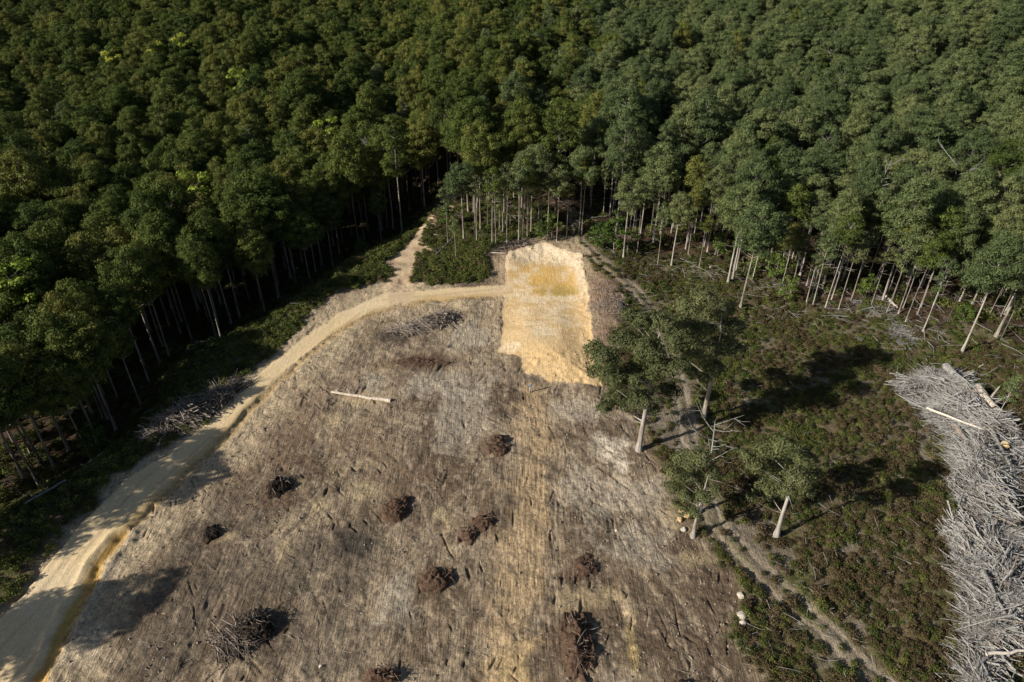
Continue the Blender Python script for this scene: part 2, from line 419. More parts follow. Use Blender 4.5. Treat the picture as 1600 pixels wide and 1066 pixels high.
# ground material: soil tones per vertex, fine grain and relief from noise
def ground_mat(name, grain=1.0, lines=1.0):
    m, nt, out = mat(name)
    geo = nd(nt, 'ShaderNodeNewGeometry'); pos = geo.outputs['Position']
    at = nd(nt, 'ShaderNodeAttribute', attribute_name='soil')
    def fac(src, lo, hi, a, b):
        r = nd(nt, 'ShaderNodeMapRange'); nt.links.new(src, r.inputs[0]); r.inputs[1].default_value = lo; r.inputs[2].default_value = hi
        r.inputs[3].default_value = a; r.inputs[4].default_value = b; return r.outputs[0]
    def mul(p, q, op='MULTIPLY'):
        n = nd(nt, 'ShaderNodeMath', operation=op); nt.links.new(p, n.inputs[0]); nt.links.new(q, n.inputs[1]); return n.outputs[0]
    n1 = noise(nt, 2.2, 8, .75, pos); n3 = noise(nt, 6.0, 4, .65, pos)
    sel = noise(nt, .09, 2, .5, pos)
    def lined(rot, off):
        mp = nd(nt, 'ShaderNodeMapping'); mp.inputs['Scale'].default_value = (4.2, .38, 1); mp.inputs['Rotation'].default_value = (0, 0, rot); mp.inputs['Location'].default_value = (off, 0, 0)
        nt.links.new(pos, mp.inputs[0]); n = noise(nt, 1.0, 4, .6, mp.outputs[0]); n.inputs['Distortion'].default_value = .35; return n.outputs[0]
    la, lb, lc = lined(.08, 0), lined(.75, 7), lined(-.5, 13)
    def mixf(f, p, q):
        x = nd(nt, 'ShaderNodeMix'); nt.links.new(f, x.inputs[0]); nt.links.new(p, x.inputs[2]); nt.links.new(q, x.inputs[3]); return x.outputs[0]
    ln = mixf(fac(sel.outputs[0], .47, .52, 0, 1), la, mixf(fac(sel.outputs[0], .56, .60, 0, 1), lb, lc))
    v = mul(mul(fac(n1.outputs[0], .32, .68, 1-.5*grain, 1+.5*grain), fac(n3.outputs[0], .38, .62, 1-.22*grain, 1+.22*grain)), fac(ln, .35, .65, 1-.12*lines, 1+.12*lines))
    vm = nd(nt, 'ShaderNodeVectorMath', operation='SCALE'); nt.links.new(at.outputs['Color'], vm.inputs[0]); nt.links.new(v, vm.inputs['Scale'])
    p = nd(nt, 'ShaderNodeBsdfPrincipled'); p.inputs['Roughness'].default_value = .95; p.inputs['Specular IOR Level'].default_value = .08
    nt.links.new(vm.outputs[0], p.inputs['Base Color'])
    hgt = mul(mul(n1.outputs[0], ln, 'ADD'), fac(n3.outputs[0], 0, 1, 0, .5), 'ADD')
    b = nd(nt, 'ShaderNodeBump'); b.inputs['Strength'].default_value = .9*max(grain, .4); b.inputs['Distance'].default_value = .22
    nt.links.new(hgt, b.inputs['Height']); nt.links.new(b.outputs[0], p.inputs['Normal'])
    nt.links.new(p.outputs[0], out.inputs[0]); return m
M_GROUND = ground_mat('bare_soil', 1.0)
M_ROADM = ground_mat('road_gravel', .34, .35)
M_PADM = ground_mat('pad_clay', .5, .5)

# ------------------------------------------------------------------ the ground sheet
def fwd(py):
    v = (py-533.)/FPX; dn = SP+v*CP; return H/dn*(CP-v*SP)
ys = [fwd(py) for py in np.arange(1130, 300, -1.6)]
y = ys[-1]; st = 1.2
while y < 4200: y += st; st = min(st*1.05, 260); ys.append(y)
near = []; y = ys[0]; st = .5
while y > -260: y -= st; st *= 1.25; near.append(y)
ys = np.array(near[::-1]+ys)
us = list(np.arange(-.85, .8501, 1.6/FPX)); e = []; u = us[-1]; st = .004
while u < 9: u += st; st *= 1.18; e.append(u)
us = np.array([-a for a in e[::-1]]+us+e)
w = np.maximum(ys*CP + H*SP, 60)
GX = (us[None, :]*w[:, None]); GY = np.repeat(ys[:, None], len(us), 1)
X = GX.ravel(); Y = GY.ravel()
MK = masks(X, Y)
Z = terrain_big(X, Y) + ground_detail(X, Y, MK)

def C3(*c): return np.array(c)[None, :]
def mixc(a, b, m): return a*(1-m[:, None]) + b*m[:, None]
f1 = fbm(X/9., Y/9., 101, 4); f2 = fbm(X/2.4, Y/2.4, 111, 4); f3 = fbm(X/26., Y/26., 121, 3); stk = streak(X, Y); f4 = fbm(X/.6, Y/.6, 131, 3)
soil = np.repeat(C3(.290, .235, .170), len(X), 0)
soil = mixc(soil, C3(.128, .096, .068), ss(.43, .60, f1)*.85)
soil = mixc(soil, C3(.45, .375, .275), ss(.49, .68, .55*f2+.45*(1-f1))*.65)
soil = mixc(soil, C3(.115, .085, .062), ss(.52, .70, f2)*.6)
soil = mixc(soil, C3(.43, .345, .225), ss(.56, .72, f3)*ss(.4, .6, f2)*.6)
soil = mixc(soil, C3(.11, .085, .065), ss(.58, .78, stk)*.42)
soil = mixc(soil, C3(.36, .31, .24), ss(.42, .22, stk)*.3)
fur = furrow(X, Y)
soil = mixc(soil, C3(.085, .065, .048), fur*.55)
ty_ = tyres(X, Y); soil = mixc(soil, mixc(np.repeat(C3(.13, .10, .075), len(X), 0), C3(.38, .32, .24), ss(.42, .56, f1)), ty_*.5)
soil = mixc(soil, C3(.40, .33, .25), ss(.60, .75, fbm(X/.9, Y/1.5, 320, 3))*.5)
soil = mixc(soil, C3(.10, .078, .058), ss(.60, .75, fbm(X/.8, Y/1.3, 325, 3))*.55)
def blob(px, py, rpx, rpy, seed=0, soft=.7):
    c = P(px, py); a = P(px+rpx, py); b = P(px, py-rpy); b2 = P(px, py+rpy)
    rx = abs(a[0]-c[0]); ry = abs(b[1]-b2[1])/2
    d = np.sqrt(((X-c[0])/rx)**2 + ((Y-c[1])/ry)**2) + (f2-.5)*1.6 + (f4-.5)*.7
    return ss(1.1, 1.1-soft, d)
def paint(bl, col, k): 
    global soil
    soil = mixc(soil, C3(*col), np.clip(bl*k, 0, 1))
for b in [(470,640,90,70),(430,700,80,50),(560,690,70,40),(620,760,60,40),(655,565,60,12),(600,520,110,22)]: paint(blob(*b), (.160,.112,.078), .5)
for b in [(330,820,90,60),(300,900,90,80),(420,900,110,70),(260,1000,110,70),(480,990,120,70),(150,1050,60,30),(560,850,80,60)]: paint(blob(*b), (.120,.100,.080), .62)
for b in [(720,650,60,60),(960,700,40,40),(920,760,60,60),(890,640,60,30),(700,600,80,25),(740,530,40,30),(590,600,30,20),(1010,780,60,60),(1000,850,60,40),(620,930,40,50)]: paint(blob(*b), (.42,.375,.305), .6)
for b in [(960,700,28,26),(975,725,20,16)]: paint(blob(*b), (.60,.54,.45), .8)
for b in [(175,850,22,50),(155,920,18,60),(130,1010,35,40),(215,790,25,25)]: paint(blob(*b), (.44,.41,.37), .75)
for b in [(560,625,45,12),(520,660,30,18),(570,770,25,18),(500,790,20,14),(940,930,50,25),(985,970,16,60),(880,940,30,20),(1050,800,30,25),(1085,870,25,20),(1165,900,12,30),(470,760,14,10),(350,840,30,10),(595,575,20,10),(445,860,16,22),(690,800,14,10),(1200,960,30,14),(700,830,14,25)]: paint(blob(*b), (.45,.365,.23), .55)
for b in [(800,1040,40,60),(985,1000,14,50)]: paint(blob(*b), (.50,.38,.17), .55)
for b in [(612,525,38,12),(560,850,30,22),(540,840,20,10)]: paint(blob(*b), (.060,.055,.050), .7)
cm = ss(3.8, .8, MK['centre'] + (f2-.5)*5)
soil = mixc(soil, C3(.45, .335, .205), cm*.78*(.75+.25*ss(.3, .7, stk)))
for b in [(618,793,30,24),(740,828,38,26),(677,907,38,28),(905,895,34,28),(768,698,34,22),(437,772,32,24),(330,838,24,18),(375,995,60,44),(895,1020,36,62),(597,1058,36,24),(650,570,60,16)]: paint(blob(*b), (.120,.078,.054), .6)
# road, shoulder, ditch
shoulder = ss(9, 1.5, -poly_sd(ROAD, X, Y) + (f2-.5)*7)*ss(2, -2, X+.55*Y-52)
soil = mixc(soil, C3(.48, .395, .275), shoulder*.75)
road = np.repeat(C3(.64, .515, .325), len(X), 0)
road = mixc(road, C3(.44, .345, .215), ss(.45, .7, vn(MK['rd_off']*2.2, Y*.02+X*.02, 141))*.55)
road = mixc(road, C3(.66, .56, .40), ss(.5, .75, f1)*.5)
road = mixc(road, C3(.40, .285, .13), ss(.62, .25, np.abs(MK['ditch2'])/3)*.6)
soil = mixc(soil, road, MK['road'])
dm = ss(1.1, .2, MK['ditch']+(f4-.5)*.6); soil = mixc(soil, C3(.48, .30, .085), dm*.9)
dm = ss(.9, .2, MK['ditch2']+(f4-.5)*.6)*(1-MK['pad']); soil = mixc(soil, C3(.40, .275, .12), dm*.6)
# pad
pad = np.repeat(C3(.63, .455, .25), len(X), 0)
pad = mixc(pad, C3(.56, .39, .19), ss(.5, .7, f1)*.6)
pad = mixc(pad, C3(.76, .63, .44), ss(.46, .64, f2)*.6)
pad = mixc(pad, C3(.50, .34, .15), ss(.60, .72, fbm(X/2.6, Y/1.2, 151, 3))*.55)
PS = poly_sd(PAD, X, Y)
soil_keep = soil
soil = pad
paint(blob(858, 440, 58, 34), (.60,.385,.13), .85); paint(blob(870,458,34,12), (.42,.31,.10), .8); paint(blob(835,432,20,10), (.66,.42,.12), .6)
paint(blob(850,490,30,6), (.62,.47,.27), .7); paint(blob(868,515,22,4), (.56,.42,.2), .6)
bt = MK['batter']; yfar = P(860, 425)[1]
soil = mixc(soil, mixc(np.repeat(C3(.62, .43, .215), len(X), 0), C3(.72, .60, .44), ss(yfar-18, yfar, Y)), bt*.8)
soil = mixc(soil, C3(.56, .39, .20), bt*ss(.55, .68, f4)*.4)
pad = soil; soil = mixc(soil_keep, pad, MK['pad'])
# spill round the pad
sp2 = ss(-4.5, -.4, PS + (f2-.5)*4)*(1-MK['pad'])*ss(P(860,600)[1], P(860,470)[1], Y)
soil = mixc(soil, C3(.56, .44, .30), sp2*.55)
soil = mixc(soil, soil*C3(1.04, 1.0, .94), MK["clear"]*(1-MK["pad"]))
bare = soil
# vegetated ground: leaf litter, dead grass, dark humus
veg = np.repeat(C3(.135, .105, .062), len(X), 0)
veg = mixc(veg, C3(.105, .108, .042), ss(.45, .6, f2)*.8)
veg = mixc(veg, C3(.21, .175, .13), ss(.55, .68, fbm(X/4., Y/4., 161, 4))*.8)
rightedge = blob(1440, 500, 200, 40, soft=.9)
veg = mixc(veg, C3(.27, .235, .19), np.clip(rightedge, 0, 1)*ss(.4, .55, f2)*.7)
for b in [(1040,660,50,40),(1000,640,40,30),(1170,830,60,30),(1190,790,30,14),(1220,870,60,30)]:
    veg = mixc(veg, C3(.20, .165, .13), np.clip(blob(*b), 0, 1)*.7)
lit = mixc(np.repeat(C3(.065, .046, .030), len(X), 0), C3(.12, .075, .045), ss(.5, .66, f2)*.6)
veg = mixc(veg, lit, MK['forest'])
veg = mixc(veg, C3(.20, .19, .17), MK['pile']*.8)
t2 = ss(2.0, 1.4, MK['tr2']+(f4-.5)*.8)*(.45+.55*np.exp(-((MK['tr2']-.85)/.45)**2))
veg = mixc(veg, C3(.30, .25, .185), t2*ss(.25, .42, .5*f2+.5*f4)*.75)
bs = blob(940, 480, 42, 50)
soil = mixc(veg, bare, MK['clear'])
soil = mixc(soil, C3(.26, .17, .12), np.clip(bs, 0, 1)*.7*(1-MK['pad']))
for b in [(790,395,30,14),(850,372,60,12)]: soil = mixc(soil, C3(.165,.115,.088), np.clip(blob(*b), 0, 1)*.75*(1-MK['pad']))
soil = mixc(soil, mixc(np.repeat(C3(.56, .425, .275), len(X), 0), C3(.42, .30, .19), ss(.5, .7, f2)), MK['tr1m']*.95)
soil = np.clip(soil, .004, .95)

nr, nc = GX.shape
idx = np.arange(nr*nc).reshape(nr, nc)
F = np.stack([idx[:-1, :-1], idx[:-1, 1:], idx[1:, 1:], idx[1:, :-1]], -1).reshape(-1, 4)
cls = np.zeros(len(F), int)
fm = lambda k: MK[k][F].mean(1)
tr2m = (MK['tr2'] < 1.8).astype(float)
cls[fm('tr1m') > .5] = 3
cls[(tr2m[F].mean(1) > .5)] = 4
cls[fm('road') > .5] = 1
cls[fm('pad') > .5] = 2
V = np.stack([X, Y, Z], 1)
for c, (nm, m) in enumerate([('ground', M_GROUND), ('gravel_road', M_ROADM), ('clay_pad', M_PADM), ('dirt_track', M_ROADM), ('vehicle_track', M_GROUND)]):
    Fc = F[cls == c]
    used, inv = np.unique(Fc, return_inverse=True)
    me = np_mesh(nm, V[used], inv.reshape(-1, 4), m, True, {'soil': soil[used]})
    obj(nm, me, kind='structure')
del V, F

# ------------------------------------------------------------------ trees
def trunk_segs(h, r, rs, lean=.02, top=.82, n=9):
    z = np.linspace(0, h*top, n)
    ph = rs.rand(2)*6.28
    x = lean*h*np.sin(z/h*2.2+ph[0])*z/h; yy = lean*h*np.sin(z/h*2.0+ph[1])*z/h
    rad = r*(1-.8*z/(h*top))*(1+(.55 if h < 26 and r < .31 else .3)*np.exp(-z/(.025*h)))
    rad[-1] = r*.12
    pts = np.stack([x, yy, z-.3*(z == 0)], 1)
    return pts, rad
def on_trunk(pts, z): return np.array([np.interp(z, pts[:, 2], pts[:, 0]), np.interp(z, pts[:, 2], pts[:, 1]), z])
def limb(a, b, r, rs, n=4):
    t = np.linspace(0, 1, n)[:, None]
    mid = (a+b)/2 + np.array([0, 0, -.12*np.linalg.norm(b-a)]) + rs.randn(3)*.06*np.linalg.norm(b-a)
    pts = (1-t)**2*a + 2*t*(1-t)*mid + t*t*b
    return pts, r*(1-.75*t[:, 0])

class Proto: pass
def make_proto(kind, seed, h, w, base, ncl, leaf, dens, r, lm, bm, cl_r=(.13, .22), dead=0, open_=0., clumps=None, squash=.62):
    rs = np.random.RandomState(seed)
    tp, tr = trunk_segs(h, r, rs, top=.74 if kind == 'lone' else .82)
    segs = [(tp, tr)]
    cs = []
    if clumps is None:
        z0 = h*base; hc = h-z0
        k = 0
        lob = rs.rand(3)*6.28
        while len(cs) < ncl and k < 6000:
            k += 1
            a = rs.rand()*6.283; t = rs.rand()**.75
            env = (math.sqrt(max(0, 1-((t-.30)/.70)**2)) if t > .30 else .55+.45*t/.30)      # domed crown
            env *= 1+.20*math.sin(2*a+lob[0])+.13*math.sin(3*a+lob[1]+5*t)
            rr = w/2*env*(.62+.30*math.sqrt(rs.rand()))
            if rs.rand() < .14: rr *= .5
            c = np.array([rr*math.cos(a), rr*math.sin(a), z0+hc*(.04+.88*t)])
            cr = w*(cl_r[0]+(cl_r[1]-cl_r[0])*rs.rand())*(1.1-.25*t)
            if all(np.linalg.norm((c-q)*np.array([1, 1, 1.2])) > .56*(cr+r2) for q, r2 in cs): cs.append((c+on_trunk(tp, c[2])*[1, 1, 0], cr))
    else: cs = clumps
    for c, cr in cs:
        zc = c[2]-.55*math.hypot(c[0], c[1])-.6
        a = on_trunk(tp, max(h*base*.72, min(zc, h*.85)))
        segs.append(limb(a, np.array(c)-[0, 0, .15*cr], max(.03, r*.34*cr/2.2), rs))
    for k in range(dead):
        z = h*rs.uniform(.3, .75); a = on_trunk(tp, z); an = rs.rand()*6.28; L = rs.uniform(1., 2.4)
        segs.append(limb(a, a+np.array([math.cos(an)*L, math.sin(an)*L, L*rs.uniform(-.1, .6)]), .035, rs))
    Vt, Ft = tubes(segs, 6)
    p = Proto(); p.kind = kind; p.h = h; p.w = w
    p.trunk = np_mesh('trunk', Vt, Ft, bm)
    Vc, Fc = clump_leaves(cs, rs, dens, leaf, squash=squash)
    p.crown = np_mesh('crown', Vc, Fc, lm, False)
    p.first = None
    return p

GUMS = [make_proto('gum', 11+i, 23+[0, 1.5, -1, .5, -2, 1][i], [8.8, 9.8, 8.0, 9.2, 7.6, 10.4][i], [.57, .53, .58, .52, .56, .54][i], [38, 44, 34, 42, 32, 48][i],
                   .30, 215, .27, M_LEAF, M_BARK, dead=2) for i in range(6)] + [make_proto('gum', 91+i, 25-i, [6.2, 6.8][i], .50, 34, .28, 225, .25, M_LEAF, M_BARK, cl_r=(.16, .26), dead=2) for i in range(2)]
GREYS = [make_proto('gum', 31+i, 21+[0, 2, -1, 1][i], [8.0, 9.0, 7.2, 8.4][i], [.58, .54, .60, .55][i], [38, 42, 32, 38][i],
                    .28, 215, .26, M_LEAFG, M_BARKP, dead=2) for i in range(4)] + [make_proto('gum', 95+i, 24-i, [6.0, 6.6][i], .45, 34, .27, 225, .22, M_LEAFG, M_BARKP, cl_r=(.16, .26), dead=2) for i in range(2)]
SLIM = [make_proto('pole', 51+i, 17+[0, 2, -2, 1][i], [3.4, 4.0, 2.9, 3.6][i], [.6, .66, .54, .62][i], [15, 17, 12, 14][i],
                   .26, 190, .12, [M_LEAFG, M_LEAF, M_LEAFG, M_LEAFS][i], M_BARKP, cl_r=(.20, .32), dead=6) for i in range(4)]
SAPS = [make_proto('sapling', 71+i, 6.5, 3.6, .12, 14, .30, 130, .07, M_BRIGHT, M_BARK, cl_r=(.16, .28)) for i in range(2)]
WAT = make_proto('wattle', 81, 21.5, 6.0, .55, 14, .40, 120, .2, M_WATTLE, M_BARK)

def plant(p, x, y, z, s, rot, name, label, cat, group, sz=None):
    o = bpy.data.objects.new(name, None); COL.objects.link(o)
    o.empty_display_size = .5
    o.location = (x, y, z-.1); o.rotation_euler = (0, 0, rot); o.scale = (s, s, sz or s)
    o['label'] = label; o['category'] = cat
    if group: o['group'] = group
    t = obj('trunk', p.trunk, o); c = obj('crown', p.crown, o)
    if p.first is None: p.first = (t, c)
    return o

# every gum tree: explicit ones at the edge, then a jittered fill
trees = []     # x, y, proto, scale, rot, tag
def add_tree(px, py, pr, hgt, tag='', dz=0):
    q = Pg(px, py)
    trees.append([q[0], q[1], pr, hgt/pr.h, RS.rand()*6.28, tag, RS.uniform(.78, 1.0)])
for (px, py, i, hg) in [(38,748,0,23),(66,726,4,20),(108,704,1,24),(283,522,5,24),(226,572,2,21),(256,545,0,20),(342,508,3,22),(372,462,1,21),(369,402,2,20),(410,420,5,25),
                        (430,368,3,22),(457,371,0,21),(503,411,1,23),(520,361,4,22),(550,371,2,19),(569,375,0,20),(606,357,3,24),(664,326,5,22),(110,640,2,20),(0,700,4,22),(-60,760,1,23),(640,330,0,21),(480,396,4,21)]:
    add_tree(px, py, GUMS[i], hg, 'edge')
for (px, py, i, hg) in [(725,376,0,18),(830,366,1,20),(974,404,2,18),(1049,416,0,16),(1105,395,3,19),(1137,444,1,21),(1144,440,2,19),(1156,484,3,21),(1442,392,0,20),
                        (1502,552,1,22),(1556,526,2,20),(1610,540,3,21),(1650,600,1,22),(1200,420,0,19),(1250,430,2,18),(1380,390,1,22),(1340,440,3,19),(905,366,0,20)]:
    add_tree(px, py, GREYS[i], hg, 'edge')
poles = []
for (px, py, i, hg) in [(712,406,0,10),(769,382,1,17),(775,383,2,15),(792,383,3,18),(810,383,0,19),(817,374,1,18),(824,374,2,17),(855,375,3,17),(870,375,0,17),(909,367,1,18),
                        (980,395,2,15),(995,398,3,16),(1027,417,0,14),(1092,419,1,12),(1259,476,2,14),(1265,474,3,13),(1269,481,0,16),(1289,483,1,19),(1310,484,3,16),(1385,490,0,15),
                        (1415,503,1,16),(1442,518,2,15),(1563,531,3,13),(163,660,0,14),(165,575,3,15),(20,690,2,14),(700,380,2,14),(745,378,3,15),(840,368,0,16),
                        (1075,400,1,15),(1330,470,2,15),(1360,480,3,14),(1480,505,0,13),(1220,455,1,14),(1235,460,3,13),(1175,440,2,14),(885,372,3,14),(1543,679,2,11),(390,470,0,15),(325,500,2,16)]:
    q = Pg(px, py); poles.append([q[0], q[1], SLIM[i], hg/SLIM[i].h, RS.rand()*6.28])
# trees just out of frame on the left, whose shadows cross the road: found from the tip of each shadow
CAST = [make_proto('gum', 120+i, 22, [8., 9.][i], .42, [30, 34][i], .30, 260, .26, M_LEAF, M_BARK, cl_r=(.13, .21), dead=5) for i in range(2)]
def caster(px, py, hgt, pr):
    q = P(px, py); L = hgt/math.tan(SUN_EL)
    x, y = q[0]-L*math.cos(SUN_AZ), q[1]-L*math.sin(SUN_AZ)
    trees.append([x, y, pr, (hgt-gz(x, y))/pr.h, RS.rand()*6.28, 'off', 1.05])
caster(354,727,22,CAST[1]); caster(297,900,22,CAST[0]); caster(215,945,19,CAST[1]); caster(338,685,21,CAST[1]); caster(95,985,18,CAST[0])

def shade_ok(x, y, h):
    """crown shade of a tree on the left must miss the lit road, save where the photo shows shade"""
    Ls = (h+gz(x, y))/math.tan(SUN_EL)
    f = np.array([.5, .65, .8, .95])
    tx = x+f*Ls*math.cos(SUN_AZ); ty = y+f*Ls*math.sin(SUN_AZ)
    far = np.hypot(tx-AL[0], ty-AL[1]) > 7.5
    return not (((poly_sd(ROAD, tx, ty) > -3.5) & far).any() or (poly_sd(TR1B, tx, ty) > -3).any())
AL = P(375, 583)
for t in trees:
    if t[5] != 'edge' or t[0] > -12: continue
    for _ in range(11):
        if shade_ok(t[0], t[1], t[2].h*t[3]): break
        t[3] *= .955
# fill
cell = 5.5
xs = np.arange(-430, 430, cell); yy = np.arange(60, 560, cell)
gx, gy = np.meshgrid(xs, yy); gx = (gx + RS.uniform(-.42, .42, gx.shape)*cell).ravel(); gy = (gy + RS.uniform(-.42, .42, gy.shape)*cell).ravel()
fs = poly_sd(FOREST, gx, gy)
t1, _ = line_d(TRACK1, gx, gy); t2d, _ = line_d(PP([(880,290),(893,330),(905,385)]), gx, gy)
z0 = terrain_big(gx, gy)
pxx, pyy, dep = proj(gx, gy, z0+16)
keep = (fs > 2.5) & (t1 > 4) & (t2d > 3.5) & (pyy > -150) & (pxx > -320) & (pxx < 1760)
# no filler may drop its shadow on the lit road and clearing
gx, gy, fs, pxx = gx[keep], gy[keep], fs[keep], pxx[keep]
ex = np.array([(t[0], t[1]) for t in trees])
for x, y, f, q in zip(gx, gy, fs, pxx):
    if np.min(np.hypot(ex[:, 0]-x, ex[:, 1]-y)) < 4.0: continue
    rr = RS.rand()
    leftness = 1-ss(-20, 40, np.array(x - (y-120)*.05))
    if rr < float(leftness)*.96+.02: pr = GUMS[RS.randint(8)]
    else: pr = GREYS[RS.randint(6)]
    sc = RS.uniform(.8, 1.16) + (float(fbm(np.array(x/22.), np.array(y/22.), 360, 2))-.5)*.45 + (.16 if RS.rand() < .07 else 0)
    if RS.rand() < .05: continue
    if x < -12 and f < 75:
        while sc > .62 and not shade_ok(x, y, pr.h*sc): sc -= .09
        if sc <= .62: continue
    trees.append([x, y, pr, sc, RS.rand()*6.28, '', RS.uniform(.66, .96)])
# slim poles filling the first rows of the forest edge
n0 = 0
while n0 < 95:
    px = RS.uniform(620, 1600); q = P(px, RS.uniform(330, 500))
    f = float(poly_sd(FOREST, np.array([q[0]]), np.array([q[1]]))[0])
    a, _ = line_d(TRACK1, np.array([q[0]]), np.array([q[1]])); b, _ = line_d(PP([(880,290),(893,330),(905,385)]), np.array([q[0]]), np.array([q[1]]))
    if 1 < f < 22 and a[0] > 4 and b[0] > 3:
        i = RS.randint(4); poles.append([q[0], q[1], SLIM[i], RS.uniform(.7, 1.1), RS.rand()*6.28]); n0 += 1

ONES = ['first','second','third','fourth','fifth','sixth','seventh','eighth','ninth','tenth','eleventh','twelfth','thirteenth','fourteenth','fifteenth','sixteenth','seventeenth','eighteenth','nineteenth','twentieth']
def row_labels(items, fmt, per):
    """items: (photo x, photo y, describe); bands from the nearest up, then left to right -> one label each"""
    order = sorted(range(len(items)), key=lambda i: -items[i][1]); out = {}
    for r0 in range(0, len(order), per):
        row = sorted(order[r0:r0+per], key=lambda i: items[i][0])
        for k, i in enumerate(row):
            out[i] = fmt.format(d=items[i][2], n=ONES[k], r=('nearest row' if r0 == 0 else ONES[r0//per]+' row'))
    return out

info = []
for t in trees:
    z = gz(t[0], t[1]); h = t[2].h*t[3]
    a, b, d = proj(t[0], t[1], z+h*.78)
    vis = -40 < a < 1640 and -30 < b < 1100
    info.append((d if vis or t[5] == 'off' else 1e6+d, a, b, z, t))
info.sort(key=lambda q: q[0])
rest = [(t[0], t[1], z, t[2], t[3], t[4], t[6]) for d, a, b, z, t in info[300:]]
wat_at = [(245,88),(287,76),(372,132),(180,98),(307,296),(512,214),(30,452)]
zones = {}
for d, a, b, z, t in info[:300]:
    x = t[0]; w_ = t[2].w*t[3]*t[6]
    zn = 'beyond the left edge' if t[5] == 'off' else ('of the left forest' if x < -12 else ('of forest above the pad' if x < 30 else 'of the right forest'))
    size = 'broad' if w_ > 7.8 else ('narrow' if w_ < 6.3 else 'rounded')
    zones.setdefault(zn, []).append((a, b, size + (' olive' if t[2] in GUMS+CAST else ' grey green'), z, t))
for zn, L_ in zones.items():
    lb = row_labels(L_, '{d} gum, {n} from left, {r} '+zn, 16)
    for i, (a, b, dd, z, t) in enumerate(L_):
        plant(t[2], t[0], t[1], z, t[3]*t[6], t[4], 'gum_tree', lb[i], 'tree', 'tall gum trees of the surrounding forest', sz=t[3])
zones = {}
for x, y, pr, s, rot in poles:
    z = gz(x, y); a, b, d = proj(x, y, z)
    zones.setdefault('of the left forest' if x < -22 else ('above the pad' if x < 22 else 'of the right forest'), []).append((a, b, ['slender', 'thin', 'spindly', 'straight'][SLIM.index(pr)], (x, y, z, pr, s, rot)))
for zn, L_ in zones.items():
    lb = row_labels(L_, '{d} pole gum, {n} from left, {r} '+zn, 14)
    for i, (a, b, dd, q) in enumerate(L_):
        plant(q[3], q[0], q[1], q[2], q[4], q[5], 'pole_gum', lb[i], 'tree', 'thin pole gums along the forest edge')
# yellow blossoming crowns poking out of the left forest
WLAB = ['in the upper left, lower of two side by side', 'in the upper left, tall narrow one beside the widest', 'left of the forest middle, with a pale twin tuft', 'small, far up on the dark gully side',
        'nearest large one above the left forest edge', 'high on the gums left of the track head', 'blue green one at the left edge of the photo']
for (px, py), wl in zip(wat_at, WLAB):
    for k in range(400):        # down the line of sight until it meets the canopy
        zz = 60-k*.25; q = P(px, py, zz)
        if gz(q[0], q[1])+21.5 >= zz: break
    z = gz(q[0], q[1])
    plant(WAT, q[0], q[1], z+.8, 1.26, RS.rand()*6, 'blossom_tree', 'yellow blossoming tree '+wl, 'tree', 'yellow blossoming trees in the left forest')

